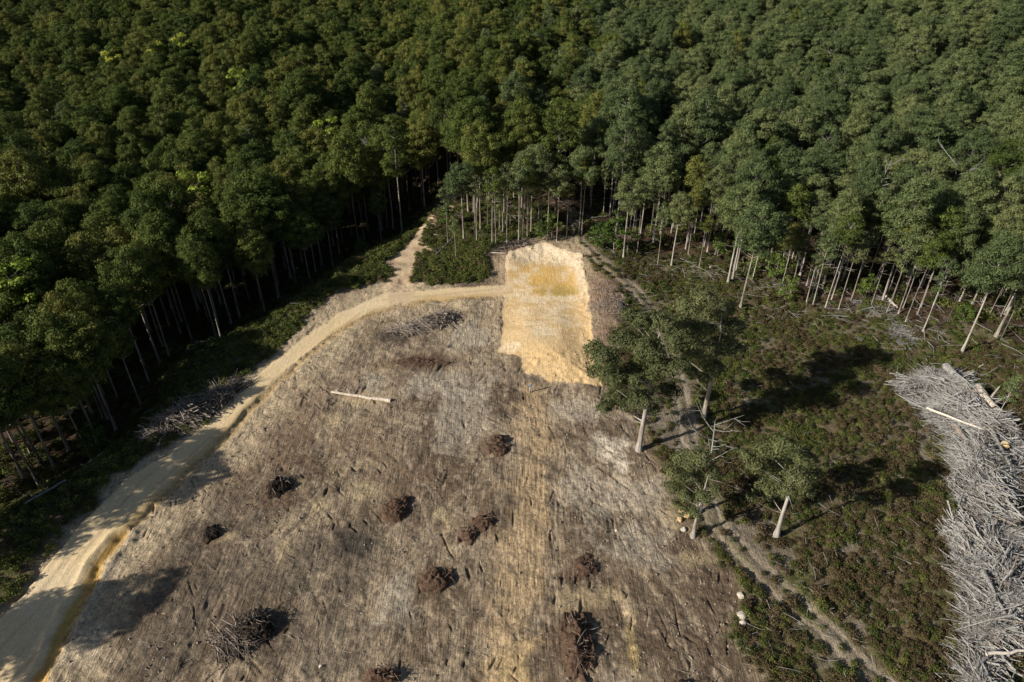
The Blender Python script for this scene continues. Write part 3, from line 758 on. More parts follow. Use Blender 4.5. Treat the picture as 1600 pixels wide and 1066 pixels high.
# the far trees beyond the nearest three hundred: one body of forest
def scatter(name, pts, protos, label, cat):
    """pts rows: x y z proto_index scale rot"""
    pts = np.array(pts, float)
    me = bpy.data.meshes.new(name); me.vertices.add(len(pts)); me.vertices.foreach_set('co', pts[:, :3].astype(np.float32).ravel())
    a = me.attributes.new('pidx', 'INT', 'POINT'); a.data.foreach_set('value', pts[:, 3].astype(np.int32))
    a = me.attributes.new('pscl', 'FLOAT_VECTOR', 'POINT'); wd = pts[:, 6] if pts.shape[1] > 6 else 1.0
    a.data.foreach_set('vector', np.stack([pts[:, 4]*wd, pts[:, 4]*wd, pts[:, 4]], 1).astype(np.float32).ravel())
    a = me.attributes.new('prot', 'FLOAT_VECTOR', 'POINT')
    r = np.zeros((len(pts), 3), np.float32); r[:, 2] = pts[:, 5]; a.data.foreach_set('vector', r.ravel())
    o = obj(name, me, label=label, cat=cat, kind='stuff')
    ng = bpy.data.node_groups.new(name, 'GeometryNodeTree')
    ng.interface.new_socket('Geometry', in_out='INPUT', socket_type='NodeSocketGeometry')
    ng.interface.new_socket('Geometry', in_out='OUTPUT', socket_type='NodeSocketGeometry')
    gi = ng.nodes.new('NodeGroupInput'); go = ng.nodes.new('NodeGroupOutput')
    jall = ng.nodes.new('GeometryNodeJoinGeometry')
    ia = ng.nodes.new('GeometryNodeInputNamedAttribute'); ia.data_type = 'INT'; ia.inputs[0].default_value = 'pidx'
    sa = ng.nodes.new('GeometryNodeInputNamedAttribute'); sa.data_type = 'FLOAT_VECTOR'; sa.inputs[0].default_value = 'pscl'
    ra = ng.nodes.new('GeometryNodeInputNamedAttribute'); ra.data_type = 'FLOAT_VECTOR'; ra.inputs[0].default_value = 'prot'
    for k, objs in enumerate(protos):
        cmp_ = ng.nodes.new('FunctionNodeCompare'); cmp_.data_type = 'INT'; cmp_.operation = 'EQUAL'
        ng.links.new(ia.outputs[0], cmp_.inputs[2]); cmp_.inputs[3].default_value = k
        j = ng.nodes.new('GeometryNodeJoinGeometry')
        for ob in objs:
            oi = ng.nodes.new('GeometryNodeObjectInfo'); oi.transform_space = 'ORIGINAL'; oi.inputs[0].default_value = ob
            ng.links.new(oi.outputs['Geometry'], j.inputs[0])
        iop = ng.nodes.new('GeometryNodeInstanceOnPoints')
        ng.links.new(gi.outputs[0], iop.inputs['Points']); ng.links.new(cmp_.outputs[0], iop.inputs['Selection'])
        ng.links.new(j.outputs[0], iop.inputs['Instance']); ng.links.new(ra.outputs[0], iop.inputs['Rotation']); ng.links.new(sa.outputs[0], iop.inputs['Scale'])
        ng.links.new(iop.outputs[0], jall.inputs[0])
    ng.links.new(jall.outputs[0], go.inputs[0])
    md = o.modifiers.new('scatter', 'NODES'); md.node_group = ng
    return o
allp = GUMS+GREYS+CAST
allp = [p for p in allp if p.first is not None]
scatter('far_forest', [(x, y, z-.1, allp.index(pr) if pr in allp else 0, s, rot, wd) for x, y, z, pr, s, rot, wd in rest],
        [list(p.first) for p in allp], 'dense far canopy of gum trees running up to the top of the photo', 'forest')
print([(round(t[0]),round(t[1]),round(gz(t[0],t[1]),1),round(t[3]*t[2].h,1)) for t in trees if t[5]=='off'])
print('trees', len(trees), 'rest', len(rest), 'poles', len(poles))

# ------------------------------------------------------------------ the four lone gums in the clearing and heath
def lone(px, py, cl, r, dens, leaf, label, seed, squash=.7, bark=M_BARKP, top=None, dead_top=None, depth=3.2):
    q = P(px, py); rs = np.random.RandomState(seed)
    cs = []
    for (cx, cy, cr) in cl:
        yo = rs.uniform(-1, 1)*depth
        x, z = in_plane(cx, cy, q[1]+yo)
        m = math.hypot(q[1], H-z)/FPX
        cs.append((np.array([x-q[0], yo, z]), cr*m))
    h = max(c[2]+r2*.4 for c, r2 in cs)
    p = make_proto('lone', seed, h, 10, .32, 0, leaf, dens*1.5, r, M_LEAFS, bark, clumps=cs, dead=2, squash=squash)
    o = plant(p, q[0], q[1], gz(q[0], q[1]), 1.0, 0, 'lone_gum_tree', label, 'tree', None)
    return o, h, q
lone(998, 702, [(945,560,24),(930,545,18),(975,530,24),(1000,500,22),(1035,505,24),(1060,530,22),(1010,545,28),(960,590,24),(990,585,24),(1030,575,26),(965,625,22),(1000,625,20),
                (945,635,13),(1045,610,18),(1060,570,18),(985,490,14),(930,580,14),(1020,640,12)], .40, 430, .235,
     'biggest lone gum with wide crown beside the lower right pad corner', 201)
lone(1098, 656, [(1075,480,22),(1100,465,22),(1130,480,22),(1145,510,20),(1110,505,28),(1075,515,24),(1130,540,22),(1090,550,24),(1060,545,18),(1115,575,18),(1080,580,14),(1150,545,14),(1060,500,16),(1100,590,10)],
     .38, 430, .235, 'tall lone gum with shaded trunk, standing right behind the biggest lone gum', 202, bark=M_BARK)  # darker bark here stands in for the shade on this trunk
lone(1213, 838, [(1195,700,20),(1225,695,22),(1255,715,20),(1180,725,18),(1215,730,26),(1245,745,22),(1270,740,16),(1200,760,20),(1230,765,16),(1165,710,12),(1175,775,9),(1262,768,12)],
     .30, 460, .21, 'lone grey green gum with thick pale trunk, rightmost of the lone trees', 203)
lone(1083, 836, [(1070,720,22),(1095,715,20),(1055,740,18),(1085,750,22),(1110,740,18),(1075,775,16),(1100,775,14),(1050,760,12),(1085,800,11),(1068,798,8),(1118,765,10)],
     .24, 460, .21, 'small bright green lone gum beside the ochre boulders at the clearing edge', 204)

# dead trees: bare pale branching
def dead_tree(px, py, h, label, seed, r=.22, spread=.45, z0=0, name='dead_tree'):
    rs = np.random.RandomState(seed); q = P(px, py)
    tp, tr = trunk_segs(h, r, rs, lean=.04, top=1.0)
    segs = []
    for k in range(12):
        z = h*rs.uniform(.45, .98); a = on_trunk(tp, z); an = rs.rand()*6.28; L = h*rs.uniform(.1, .25)*spread/.45
        b = a+np.array([math.cos(an)*L*.8, math.sin(an)*L*.8, L*rs.uniform(.2, .9)])
        segs.append(limb(a, b, .07, rs, 5))
        for _ in range(2):
            an2 = an+rs.uniform(-1, 1); c = a+(b-a)*rs.uniform(.4, .9)
            segs.append(limb(c, c+np.array([math.cos(an2), math.sin(an2), rs.uniform(.1, .9)])*L*.5, .04, rs, 3))
    o = obj(name, None, loc=(q[0], q[1], gz(q[0], q[1])-.1+z0), label=label, cat='tree')
    obj('trunk', np_mesh('trunk', *tubes([(tp, tr)], 7), M_DEAD), o)
    obj('branches', np_mesh('branches', *tubes(segs, 5), M_DEAD), o)
dead_tree(1092, 800, 15.2, 'bare silver branched dead tree rising behind the small bright green lone gum', 301)
dead_tree(1640, 420, 26, 'tall bare white dead tree rising above the canopy at the right edge', 302, .3, .8)
dead_tree(1340, 400, 21, 'bare leaning dead tree between the gums of the right forest', 303)
dead_tree(590, 300, 23, 'bleached dead tree among olive gums of the left forest edge', 304)
dead_tree(630, 220, 24, 'bleached dead tree behind the top of the narrow dirt track', 305)
dead_tree(1452, 400, 20, 'bare grey dead tree above the fallen timber on the right', 306, .25, .6)

# saplings and bushes one can tell apart
for (px, py, s, lab) in [(862,378,1.0,'bright green sapling clump at the top right of the clay pad'),(845,382,.8,'lower bright green sapling left of the dark track mouth'),
                         (958,400,1.5,'largest yellow green sapling between the dark track mouth and the heath'),(935,395,1.0,'yellow green sapling left of the largest one'),
                         (1120,405,1.0,'bright sapling behind the pale twin trunks'),(1225,470,.9,'bright green sapling under the right forest edge'),
                         (1500,505,.8,'bright sapling beside the flared pale trunk on the right'),(128,660,1.0,'green sapling climbing beside a thin trunk in the left forest'),
                         (1210,440,1.0,'dark sapling right of the big leaning pale trunk'),(700,350,1.1,'sapling at the head of the narrow dirt track'),
                         (560,360,.8,'small sapling under the left forest edge'),(1350,470,.9,'sapling between pole gums on the right'),(1180,425,.9,'sapling in the shade beside the pale trunks')]:
    q = P(px, py); plant(SAPS[RS.randint(2)], q[0], q[1], gz(q[0], q[1]), s, RS.rand()*6, 'sapling', lab, 'sapling', None)

# ------------------------------------------------------------------ shrubs and heath (uncountable cover)
def shrub_mesh(seed, lm, n=300, leaf=.15):
    rs = np.random.RandomState(seed)
    cs = [(np.array([rs.uniform(-.3, .3), rs.uniform(-.3, .3), .22+rs.rand()*.15]), .36+rs.rand()*.16) for _ in range(4)]
    V, F = clump_leaves(cs, rs, n, leaf, jit=.6, squash=.8, low=-.1)
    return np_mesh('foliage', V, F, lm, False)
SHR = []
for i, (m, px, py, lab) in enumerate([(M_SH_G, 1238, 480, 'bright green shrub at the foot of the pole gums'), (M_SH_G, 1310, 735, 'green shrub inside the lower tree shadow on the heath'), (M_SH_R, 1240, 945, 'red brown shrub between the wheel ruts and the heath'),
                                      (M_SH_R, 1190, 830, 'rusty shrub between the two lower lone gums'), (M_SH_D, 1330, 850, 'dark green shrub near the middle of the right heath'), (M_SH_D, 660, 420, 'dark shrub between the dirt track and the pad road'),
                                      (M_SH_G, 1450, 770, 'olive shrub beside the grey brushwood heap')]):
    q = P(px, py); me = shrub_mesh(400+i, m)
    o = obj('shrub', me, loc=(q[0], q[1], gzd(q[0], q[1])), label=lab, cat='shrub'); o.scale = (1.5, 1.5, 1.5); SHR.append(o)

def scatter_shrubs(name, n, bounds, fn, label, weights, smin, smax):
    """rejection sampling in world space"""
    x = RS.uniform(bounds[0], bounds[1], n); y = RS.uniform(bounds[2], bounds[3], n)
    M = masks(x, y); pr = fn(x, y, M)
    k = RS.rand(n) < pr; x, y = x[k], y[k]
    z = gzd(x, y); w = np.cumsum(weights(x, y), axis=1); w /= w[:, -1:]
    pi = (RS.rand(len(x))[:, None] > w).sum(1)
    s = RS.uniform(smin, smax, len(x))*(.75+.5*fbm(x/5, y/5, 202, 2))
    scatter(name, np.stack([x, y, z-.05, pi, s, RS.rand(len(x))*6.28], 1), [[o] for o in SHR], label, 'shrubs')
    print(name, len(x))
XR0 = P(880, 440)[0]
def heath_p(x, y, M):
    f = fbm(x/3.2, y/3.2, 210, 3); pxl, pyl, d = proj(x, y, 0*x)
    k = (1-M['clear'])*(1-M['forest'])*(1-M['pile']*.93)*np.where(M['tr2'] < 1.85, (M['tr2'] < .35)*.25, 1)*(x > XR0-30)
    edge = np.clip(blob_xy(1440, 500, 190, 35, x, y), 0, 1)
    bare = np.zeros(len(x))
    for b in [(1045,650,50,45),(1180,825,50,22),(1215,860,40,25),(1000,640,30,30)]: bare = np.maximum(bare, blob_xy(*b, x, y))
    return k*np.clip(.30+1.5*ss(.36, .52, f), 0, 1)*(1-.55*edge)*(1-.75*bare)*(pxl < 1700)*(pxl > 560)
def blob_xy(px, py, rpx, rpy, x, y):
    c = P(px, py); rx = abs(P(px+rpx, py)[0]-c[0]); ry = abs(P(px, py-rpy)[1]-P(px, py+rpy)[1])/2
    return ss(1.15, .7, np.sqrt(((x-c[0])/rx)**2+((y-c[1])/ry)**2))
def w_heath(x, y):
    f = fbm(x/7, y/7, 220, 3); far = ss(70, 120, y); low = ss(75, 45, y)
    g = 1.0+0*x; r = .3+2.8*ss(.42, .6, f)*(1-.4*far)+1.5*low
    return np.stack([g*.5, g*.4, r*.9, r*.9, g*1.1, g*.9, g*.6], 1)
scatter_shrubs('heath_shrubs', 62000, (-22, 92, 32, 190), heath_p, 'low olive and rusty heath shrubs covering the ground right of the clearing', w_heath, .45, 1.05)
def left_p(x, y, M):
    f = fbm(x/3.2, y/3.2, 230, 3)
    k = (1-M['clear'])*(1-M['forest']*.75)*(M['tr1m'] < .2)*(M['tr1'] > 3.4)*(x < XR0-2)
    pl = blob_xy(265, 655, 70, 35, x, y)
    pxl, pyl, d = proj(x, y, 0*x)
    return k*np.clip(.8+1.5*ss(.36, .52, f), 0, 1)*(1-.9*pl)*(pxl > -60)
def w_left(x, y):
    f = fbm(x/6, y/6, 240, 3); g = 1.0+0*x; r = .1+1.2*ss(.5, .65, f)
    return np.stack([g*1.6, g*1.3, r*.5, r*.3, g, g, g*.6], 1)
scatter_shrubs('verge_shrubs', 36000, (-110, 10, 38, 190), left_p, 'green bracken and shrubs between the left forest and the gravel road', w_left, .7, 1.5)
def under_p(x, y, M):
    f = poly_sd(FOREST, x, y)
    return M['forest']*ss(45, 5, f)*(.8-.5*(x < -15))*(M['tr1'] > 3)
def w_under(x, y):
    g = 1.0+0*x; return np.stack([g*.4, g*.4, g*.1, g*.1, g, g, g*.2], 1)
scatter_shrubs('forest_understorey', 16000, (-150, 150, 40, 260), under_p, 'dark understorey bushes beneath the gum trees at the forest edge', w_under, 1.0, 2.2)

# ------------------------------------------------------------------ mounds of roots and humus pushed up in the clearing
def mound_geo(rx, ry, h, rs, n=44, rough=.35):
    t = np.linspace(-1, 1, n); A, B = np.meshgrid(t, t)
    rr = np.sqrt(A**2+B**2)
    s1, s2 = rs.rand(2)*90
    wob = 1+1.1*(fbm(A*1.7+s1, B*1.7+s2, 250, 3)-.5)
    prof = np.clip(1-(rr*wob*1.08)**1.8, -.25, 1)
    lump = fbm(A*rx*1.1+s1, B*ry*1.1+s2, 255, 4)-.5
    fine = fbm(A*rx*3.5+s1, B*ry*3.5+s2, 258, 2)-.5
    h = h*.85
    Zz = h*(np.maximum(prof, 0)**.55 - .12 + np.minimum(prof, 0)*1.2) + (lump*1.5*h+fine*.7*h)*rough*2*np.clip(prof+.1, 0, 1)
    V = np.stack([A*rx, B*ry, Zz], -1).reshape(-1, 3)
    i = np.arange(n*n).reshape(n, n)
    F = np.stack([i[:-1, :-1], i[:-1, 1:], i[1:, 1:], i[1:, :-1]], -1).reshape(-1, 4)
    keep = (prof.ravel()[F] > -.24).any(1)
    F = F[keep]; u, inv = np.unique(F, return_inverse=True)
    return V[u], inv.reshape(-1, 4)
def mound(px, py, rpx, rpy, h, label, seed, mm=M_MOUND, rotz=0, nroot=60, rm=M_ROOT, rl=1.3, pale=0, name='root_mound'):
    rs = np.random.RandomState(seed); q = P(px, py)
    rx = abs(P(px+rpx, py)[0]-q[0]); ry = abs(P(px, py-rpy)[1]-P(px, py+rpy)[1])/2
    o = obj(name, None, loc=(q[0], q[1], gz(q[0], q[1])-.05), label=label, cat='mound', group='root and humus mounds pushed up in the clearing'); o.rotation_euler = (0, 0, rotz)
    V, F = mound_geo(rx, ry, h, rs); obj('soil_heap', np_mesh('soil_heap', V, F, mm), o)
    def rts(n, L, r0, m, nm):
        a = rs.rand(n)*6.28; d = np.sqrt(rs.rand(n))*.85
        p0 = np.stack([rx*d*np.cos(a), ry*d*np.sin(a), h*(1-d**1.8)**.55*np.ones(n)*.85], 1)
        dr = rs.randn(n, 3)*[1, 1, .55] + np.stack([np.cos(a), np.sin(a), .3+0*a], 1)*.6; dr /= np.linalg.norm(dr, axis=1)[:, None]
        l = L*(.35+rs.rand(n)); V, F = sticks(p0-dr*l[:, None]*.3, p0+dr*l[:, None]*.7, r0*(.5+rs.rand(n)), r0*.25*np.ones(n), .12, rs)
        obj(nm, np_mesh(nm, V, F, m, False), o)
    rts(int(nroot*.45), rl, .035, rm, 'roots')
    if pale: rts(pale, rl*1.1, .04, M_TWIG, 'pale_sticks')
G = math.radians
mound(437,764,19,18,1.5,'black spiky root mound with twigs, upper left of the clearing',501,M_MOUNDB,nroot=150,rm=M_CHAR,pale=25)
mound(330,835,15,15,1.2,'small black stump mound nearest the gravel road',502,M_MOUNDB,nroot=60,rm=M_CHAR)
mound(618,796,21,20,1.0,'rounded brown root mound left of the double mound',503,nroot=110)
mound(755,818,18,16,1.2,'upper half of the double brown mound near the centre trail',504,nroot=60)
mound(732,838,17,15,1.0,'lower half of the double brown mound near the centre trail',505,nroot=60,pale=6)
mound(680,908,27,22,1.3,'broad brown humus mound below the double mound',506,nroot=80)
mound(912,890,23,22,1.1,'reddish brown mound with a pale stick, right of the centre trail',507,nroot=90,pale=7)
mound(775,698,22,17,1.1,'dark brown mound highest up beside the centre trail',508,nroot=100,pale=5)
mound(398,978,28,26,1.5,'large black brush mound full of sticks, lower left of the clearing',509,M_MOUNDB,nroot=120,rm=M_CHAR,pale=40,rl=1.5)
mound(900,1010,26,60,1.6,'long rust brown ridge of humus at the bottom edge right of the trail',510,nroot=120,pale=18)
mound(597,1062,28,18,1.4,'brown root mound cut by the bottom edge of the photo',511,nroot=120,pale=6)
mound(652,568,50,9,.7,'low brown earth scarp below the long brush pile',512,nroot=120)
mound(1067,1078,12,14,1.2,'small dark mound standing in for a shadow just below the bottom edge right of centre',513,M_MOUNDB,nroot=40)  # black mound stands in where only a dark shadow is seen

# stick heaps
def heap(px_poly, n, L, r, hgt, m, rs, dirs=None, bed=None, warp=.6, zbase=0., dens_fn=None):
    poly = np.array(PP(px_poly)); c = poly.mean(0)
    lo, hi = poly.min(0), poly.max(0); pts = []
    while len(pts) < n:
        x = rs.uniform(lo[0], hi[0], n); y = rs.uniform(lo[1], hi[1], n)
        sd = poly_sd(poly, x, y) + (fbm(x/2., y/2., 261, 3)-.5)*3*warp
        k = (sd > .1) & ((fbm(x/1.5, y/1.5, 370, 2) > .43) | (rs.rand(len(x)) < .22))
        for a, b, s in zip(x[k], y[k], sd[k]): pts.append((a, b, s))
    pts = np.array(pts[:n])
    hh = hgt*(1-np.exp(-pts[:, 2]/1.6))*(.1+1.8*fbm(pts[:, 0]/3, pts[:, 1]/3, 265, 3)**1.3)
    zz = gz(pts[:, 0], pts[:, 1]) + hh*rs.rand(n)**.45 + .05
    if dirs is None: a = rs.rand(n)*math.pi
    else:
        f = fbm(pts[:, 0]/6, pts[:, 1]/6, 268, 2); a = dirs + (f-.5)*7 + rs.randn(n)*.55
    l = L*(.22+rs.rand(n)**3*2.0); bigk = rs.rand(n) < (.02 if n > 5000 else 0); l = np.where(bigk, L*(1.1+rs.rand(n)*1.5), l); zz = zz + np.where(bigk, .35, 0)
    d = np.stack([np.cos(a), np.sin(a), rs.randn(n)*.24], 1)
    p = np.stack([pts[:, 0], pts[:, 1], zz], 1)
    rr = r*(.45+rs.rand(n)**4*3.0); rr = np.where(bigk, r*(2.0+rs.rand(n)*2.4), rr)
    V, F = sticks(p-d*l[:, None]/2, p+d*l[:, None]/2, rr, rr*.35, .05, rs)
    return V - c*[1, 1, 0], F, c
def bed_mesh(px_poly, hgt, c, rs, step=.35):
    poly = np.array(PP(px_poly)); lo, hi = poly.min(0)-1, poly.max(0)+1
    xs = np.arange(lo[0], hi[0], step); ys_ = np.arange(lo[1], hi[1], step); A, B = np.meshgrid(xs, ys_)
    sd = poly_sd(poly, A, B) + (fbm(A/2., B/2., 261, 3)-.5)*1.8
    Zz = gz(A.ravel(), B.ravel()).reshape(A.shape) + hgt*.72*(1-np.exp(-np.maximum(sd, 0)/1.6))*(.1+1.8*fbm(A/3, B/3, 265, 3)**1.3) + (fbm(A/.7, B/.7, 270, 3)-.5)*.7*(sd > 0) - .25
    V = np.stack([A-c[0], B-c[1], Zz], -1).reshape(-1, 3)
    i = np.arange(A.size).reshape(A.shape); F = np.stack([i[:-1, :-1], i[:-1, 1:], i[1:, 1:], i[1:, :-1]], -1).reshape(-1, 4)
    F = F[(sd.ravel()[F] > -.2).all(1)]; u, inv = np.unique(F, return_inverse=True)
    return V[u], inv.reshape(-1, 4)
def stick_heap(name, poly, n, L, r, hgt, m, label, seed, dirs=None, bedm=None, big=0, group=None):
    rs = np.random.RandomState(seed)
    V, F, c = heap(poly, n, L, r, hgt, m, rs, dirs)
    o = obj(name, None, loc=(c[0], c[1], 0), label=label, cat='brush pile', group=group)
    s = obj('branches', np_mesh('branches', V, F, m, False), o); s['kind'] = 'stuff'
    if n > 5000:
        V2, F2, _ = heap(poly, n//5, L, r, hgt, m, rs, dirs)
        s = obj('brown_branches', np_mesh('brown_branches', V2, F2, M_TWIG, False), o); s['kind'] = 'stuff'
    if bedm: Vb, Fb = bed_mesh(poly, hgt, c, rs); obj('brush_bed', np_mesh('brush_bed', Vb, Fb, bedm), o)
    return o
HEAP1 = [(1395,600),(1450,576),(1500,590),(1560,655),(1603,700),(1590,755),(1583,812),(1550,825),(1500,810),(1485,760),(1470,690),(1440,650)]
HEAP2 = [(1480,815),(1550,830),(1583,815),(1592,860),(1612,910),(1625,960),(1605,1005),(1560,1035),(1570,1130),(1470,1130),(1515,1010),(1500,930),(1488,870)]
stick_heap('brush_pile', HEAP1, 8800, 2.5, .032, 2.6, M_DEAD, 'upper half of the grey dead branch windrow, pierced by a leaning pale trunk', 601, 2.2, M_BRUSHBED)
stick_heap('brush_pile', HEAP2, 9800, 2.4, .032, 2.4, M_DEAD, 'lower half of the grey dead branch windrow filling the bottom right corner', 602, 2.2, M_BRUSHBED)
stick_heap('brush_pile', [(600,520),(640,508),(672,494),(712,492),(712,505),(680,520),(640,524)], 1700, 2.3, .042, 1.9, M_TWIG, 'long brown and grey stick pile below the road to the pad', 603, .35)
stick_heap('brush_pile', [(205,690),(240,655),(300,620),(375,590),(395,600),(330,650),(260,690)], 2600, 2.2, .038, 1.5, M_BRUSH_SHADE, 'shaded brown brush pile between the left shrubs and the gravel road', 604, .8, M_MOUNDB)  # shade over this pile put into the colour of branches and bed
stick_heap('brush_pile', [(925,450),(955,455),(982,480),(965,515),(935,530),(925,490)], 1100, 1.7, .026, .5, M_TWIG, 'flat heap of brown twigs against the right side of the clay pad', 605)
stick_heap('brush_pile', [(770,385),(830,376),(850,384),(800,396),(770,402),(745,420)], 700, 2.0, .03, .5, M_TWIG, 'line of brown slash at the top edge of the clay pad', 606, .3)
stick_heap('brush_pile', [(1385,500),(1420,505),(1440,530),(1415,548),(1385,530)], 900, 1.8, .03, .6, M_DEAD, 'pale heap of fine branches in front of the right pole gums', 607)
stick_heap('brush_pile', [(1330,470),(1390,465),(1400,490),(1340,490)], 700, 2.0, .034, .6, M_DEAD, 'grey fallen branches between the right pole gums', 608)

stick_heap('brush_pile', [(330,990),(360,962),(392,975),(398,1005),(370,1030),(335,1035)], 700, 1.9, .034, .8, M_TWIG, 'loose grey sticks spilling left of the large black brush mound', 609, 1.1)
# fallen logs
def log(px0, py0, px1, py1, r, label, m=M_LOG, z=.2, name='fallen_log', stubs=2, seed=0, hollow=False, zt=None):
    rs = np.random.RandomState(700+seed); a = P(px0, py0); b = P(px1, py1)
    a[2] = gz(a[0], a[1])+z; b[2] = gz(b[0], b[1])+(z if zt is None else zt)
    n = 7; t = np.linspace(0, 1, n)[:, None]; pts = a+(b-a)*t + rs.randn(n, 3)*[.08, .08, .02]*np.sin(t*3.14)
    c = a.copy(); pts = pts - c
    rad = r*(1.0-.45*t[:, 0])
    o = obj(name, None, loc=c, label=label, cat='log')
    obj('stem', np_mesh('stem', *tubes([(pts, rad)], 9), m), o)
    if stubs:
        sg = []
        for k in range(stubs):
            i = rs.randint(2, n); d = rs.randn(3); d[2] = abs(d[2])*.5; d /= np.linalg.norm(d)
            sg.append((np.array([pts[i], pts[i]+d*r*4]), np.array([r*.35, r*.15])))
        obj('branch_stubs', np_mesh('branch_stubs', *tubes(sg, 5), m), o)
    if hollow:
        d = (pts[0]-pts[1]); d /= np.linalg.norm(d)
        obj('hollow_shade_disc', np_mesh('hollow_shade_disc', *tubes([(np.array([pts[0]-d*.02, pts[0]+d*.02]), np.array([r*.72, r*.72]))], 9), M_CHAR), o)  # flat dark disc stands in for the shade inside a hollow
log(611,629,518,615,.32,'long pale fallen log with a dark hollow end lying in the clearing',seed=1,hollow=True,z=.35,stubs=3)
log(1472,585,1535,652,.62,'thick pale log along the top of the grey windrow',M_DEAD,z=1.7,seed=2)
log(1520,618,1548,650,.85,'short thick pale log beside the thick long one on the windrow',M_LOG,z=1.4,seed=3)
log(1520,650,1570,745,.3,'long thin grey log lying down the middle of the upper windrow',M_DEAD,z=2.0,seed=4)
log(1440,655,1530,690,.2,'thin pale pole sticking across the upper windrow',M_LOG,z=2.1,seed=5)
log(1485,640,1545,700,.18,'slender straight pole beside the middle log of the windrow',M_DEAD,z=2.1,seed=6)
log(1490,680,1530,740,.35,'dark grey log in the hollow of the upper windrow',M_TWIG,z=1.4,seed=7)
log(1525,910,1560,980,.26,'grey log with a pale cut end in the lower windrow',M_DEAD,z=2.0,seed=8)
log(1530,1040,1600,1034,.2,'pale log lying crosswise near the bottom of the windrow',M_LOG,z=2.0,seed=9)
log(1370,455,1402,485,.28,'split pale log leaning in the shade among the right pole gums',M_LOG,z=.5,seed=10)
log(1120,385,1160,408,.2,'pale log fallen behind the twin pale trunks',M_LOG,seed=11)
log(700,420,770,372,.2,'bent grey log on the slope above the clay pad corner',M_DEAD,seed=12)
log(680,405,707,372,.16,'forked grey branch lying beside the narrow dirt track',M_DEAD,seed=13,z=.8)
log(735,398,790,404,.14,'thin pale log at the top left of the pad',M_LOG,seed=14)
log(10,792,-10,775,.25,'pale broken pole at the left edge of the photo',M_LOG,seed=15,z=.5)
log(60,735,-20,728,.22,'grey log lying in the dark left forest edge',M_DEAD,seed=16)
log(100,745,40,790,.16,'bleached branch on the shrubs beside the left forest',M_DEAD,seed=17,z=.9)
log(150,680,118,700,.2,'short orange brown log below the forked left tree',M_LOG,seed=18,z=.7)
log(1150,420,1200,425,.18,'pale log behind the big leaning trunk in the right forest',M_LOG,seed=19)
log(1500,590,1560,560,.14,'thin pale branch behind the windrow top',M_LOG,seed=20)

# stump, boulders
def boulder(px, py, r, label, m, seed, grp=None, z=.0):
    rs = np.random.RandomState(seed)
    import bmesh
    bm = bmesh.new(); bmesh.ops.create_icosphere(bm, subdivisions=3, radius=r)
    pl = [(Vector(rs.randn(3)).normalized(), r*rs.uniform(.62, .85)) for _ in range(9)]
    for v in bm.verts:
        for nrm, d in pl:
            k = v.co.dot(nrm)
            if k > d: v.co -= nrm*(k-d)
        v.co.z *= .75
        v.co += Vector(rs.randn(3))*r*.015
    me = bpy.data.meshes.new('boulder'); bm.to_mesh(me); bm.free(); me.materials.append(m)
    q = P(px, py); o = obj('boulder', me, loc=(q[0], q[1], gzd(q[0], q[1])+r*.35+z), label=label, cat='boulder', group=grp)
boulder(1158,964,.50,'upper of two white boulders at the edge of the brown shrubs',M_ROCK,801)
boulder(1160,976,.42,'lower of two white boulders at the edge of the brown shrubs',M_ROCK,802)
boulder(1158,930,.45,'flat pale boulder above the two white boulders',M_ROCK,803)
boulder(1065,798,.6,'largest ochre boulder beside the small bright lone gum',M_ROCKY,804)
boulder(1073,806,.5,'ochre boulder between the largest one and the tree foot',M_ROCKY,805)
boulder(1062,812,.4,'small ochre boulder below the largest one',M_ROCKY,806)
boulder(1068,826,.35,'small white boulder at the foot of the bright lone gum',M_ROCK,807)
boulder(963,828,.22,'small white stone alone in the bare soil right of the trail',M_ROCK,808)
boulder(1343,503-15,.5,'yellow cut stump face in front of the right pole gums',M_ROCKY,809)
boulder(1372,500,.35,'round yellow stone beside the pale branch heap',M_ROCKY,810)
boulder(1562,712,.6,'yellow rock in the upper windrow',M_ROCKY,811,z=1.8)
boulder(1110,420,.35,'pale orange rock left of the twin pale trunks',M_ROCKY,812)
boulder(500,1040,.2,'tiny white stone low in the bare soil',M_ROCK,813)
# charred stump
q = P(970, 490)
o = obj('charred_stump', None, loc=(q[0], q[1], gz(q[0], q[1])-.1), label='black burnt stump between the pad twigs and the wheel ruts', cat='stump')
obj('stump_body', np_mesh('stump_body', *tubes([(np.array([[0, 0, 0], [.05, 0, .5], [0, .05, 1.1], [.1, 0, 1.35]]), np.array([.95, .7, .6, .3]))], 9), M_CHAR), o)
rs_ = np.random.RandomState(5); a_ = rs_.rand(10)*6.28
p0 = np.stack([np.cos(a_)*.4, np.sin(a_)*.4, .3+0*a_], 1); p1 = np.stack([np.cos(a_)*1.7, np.sin(a_)*1.7, .1+rs_.rand(10)*.5], 1)
obj('roots', np_mesh('roots', *sticks(p0, p1, .16+0*a_, .04+0*a_, .05, rs_), M_CHAR), o)

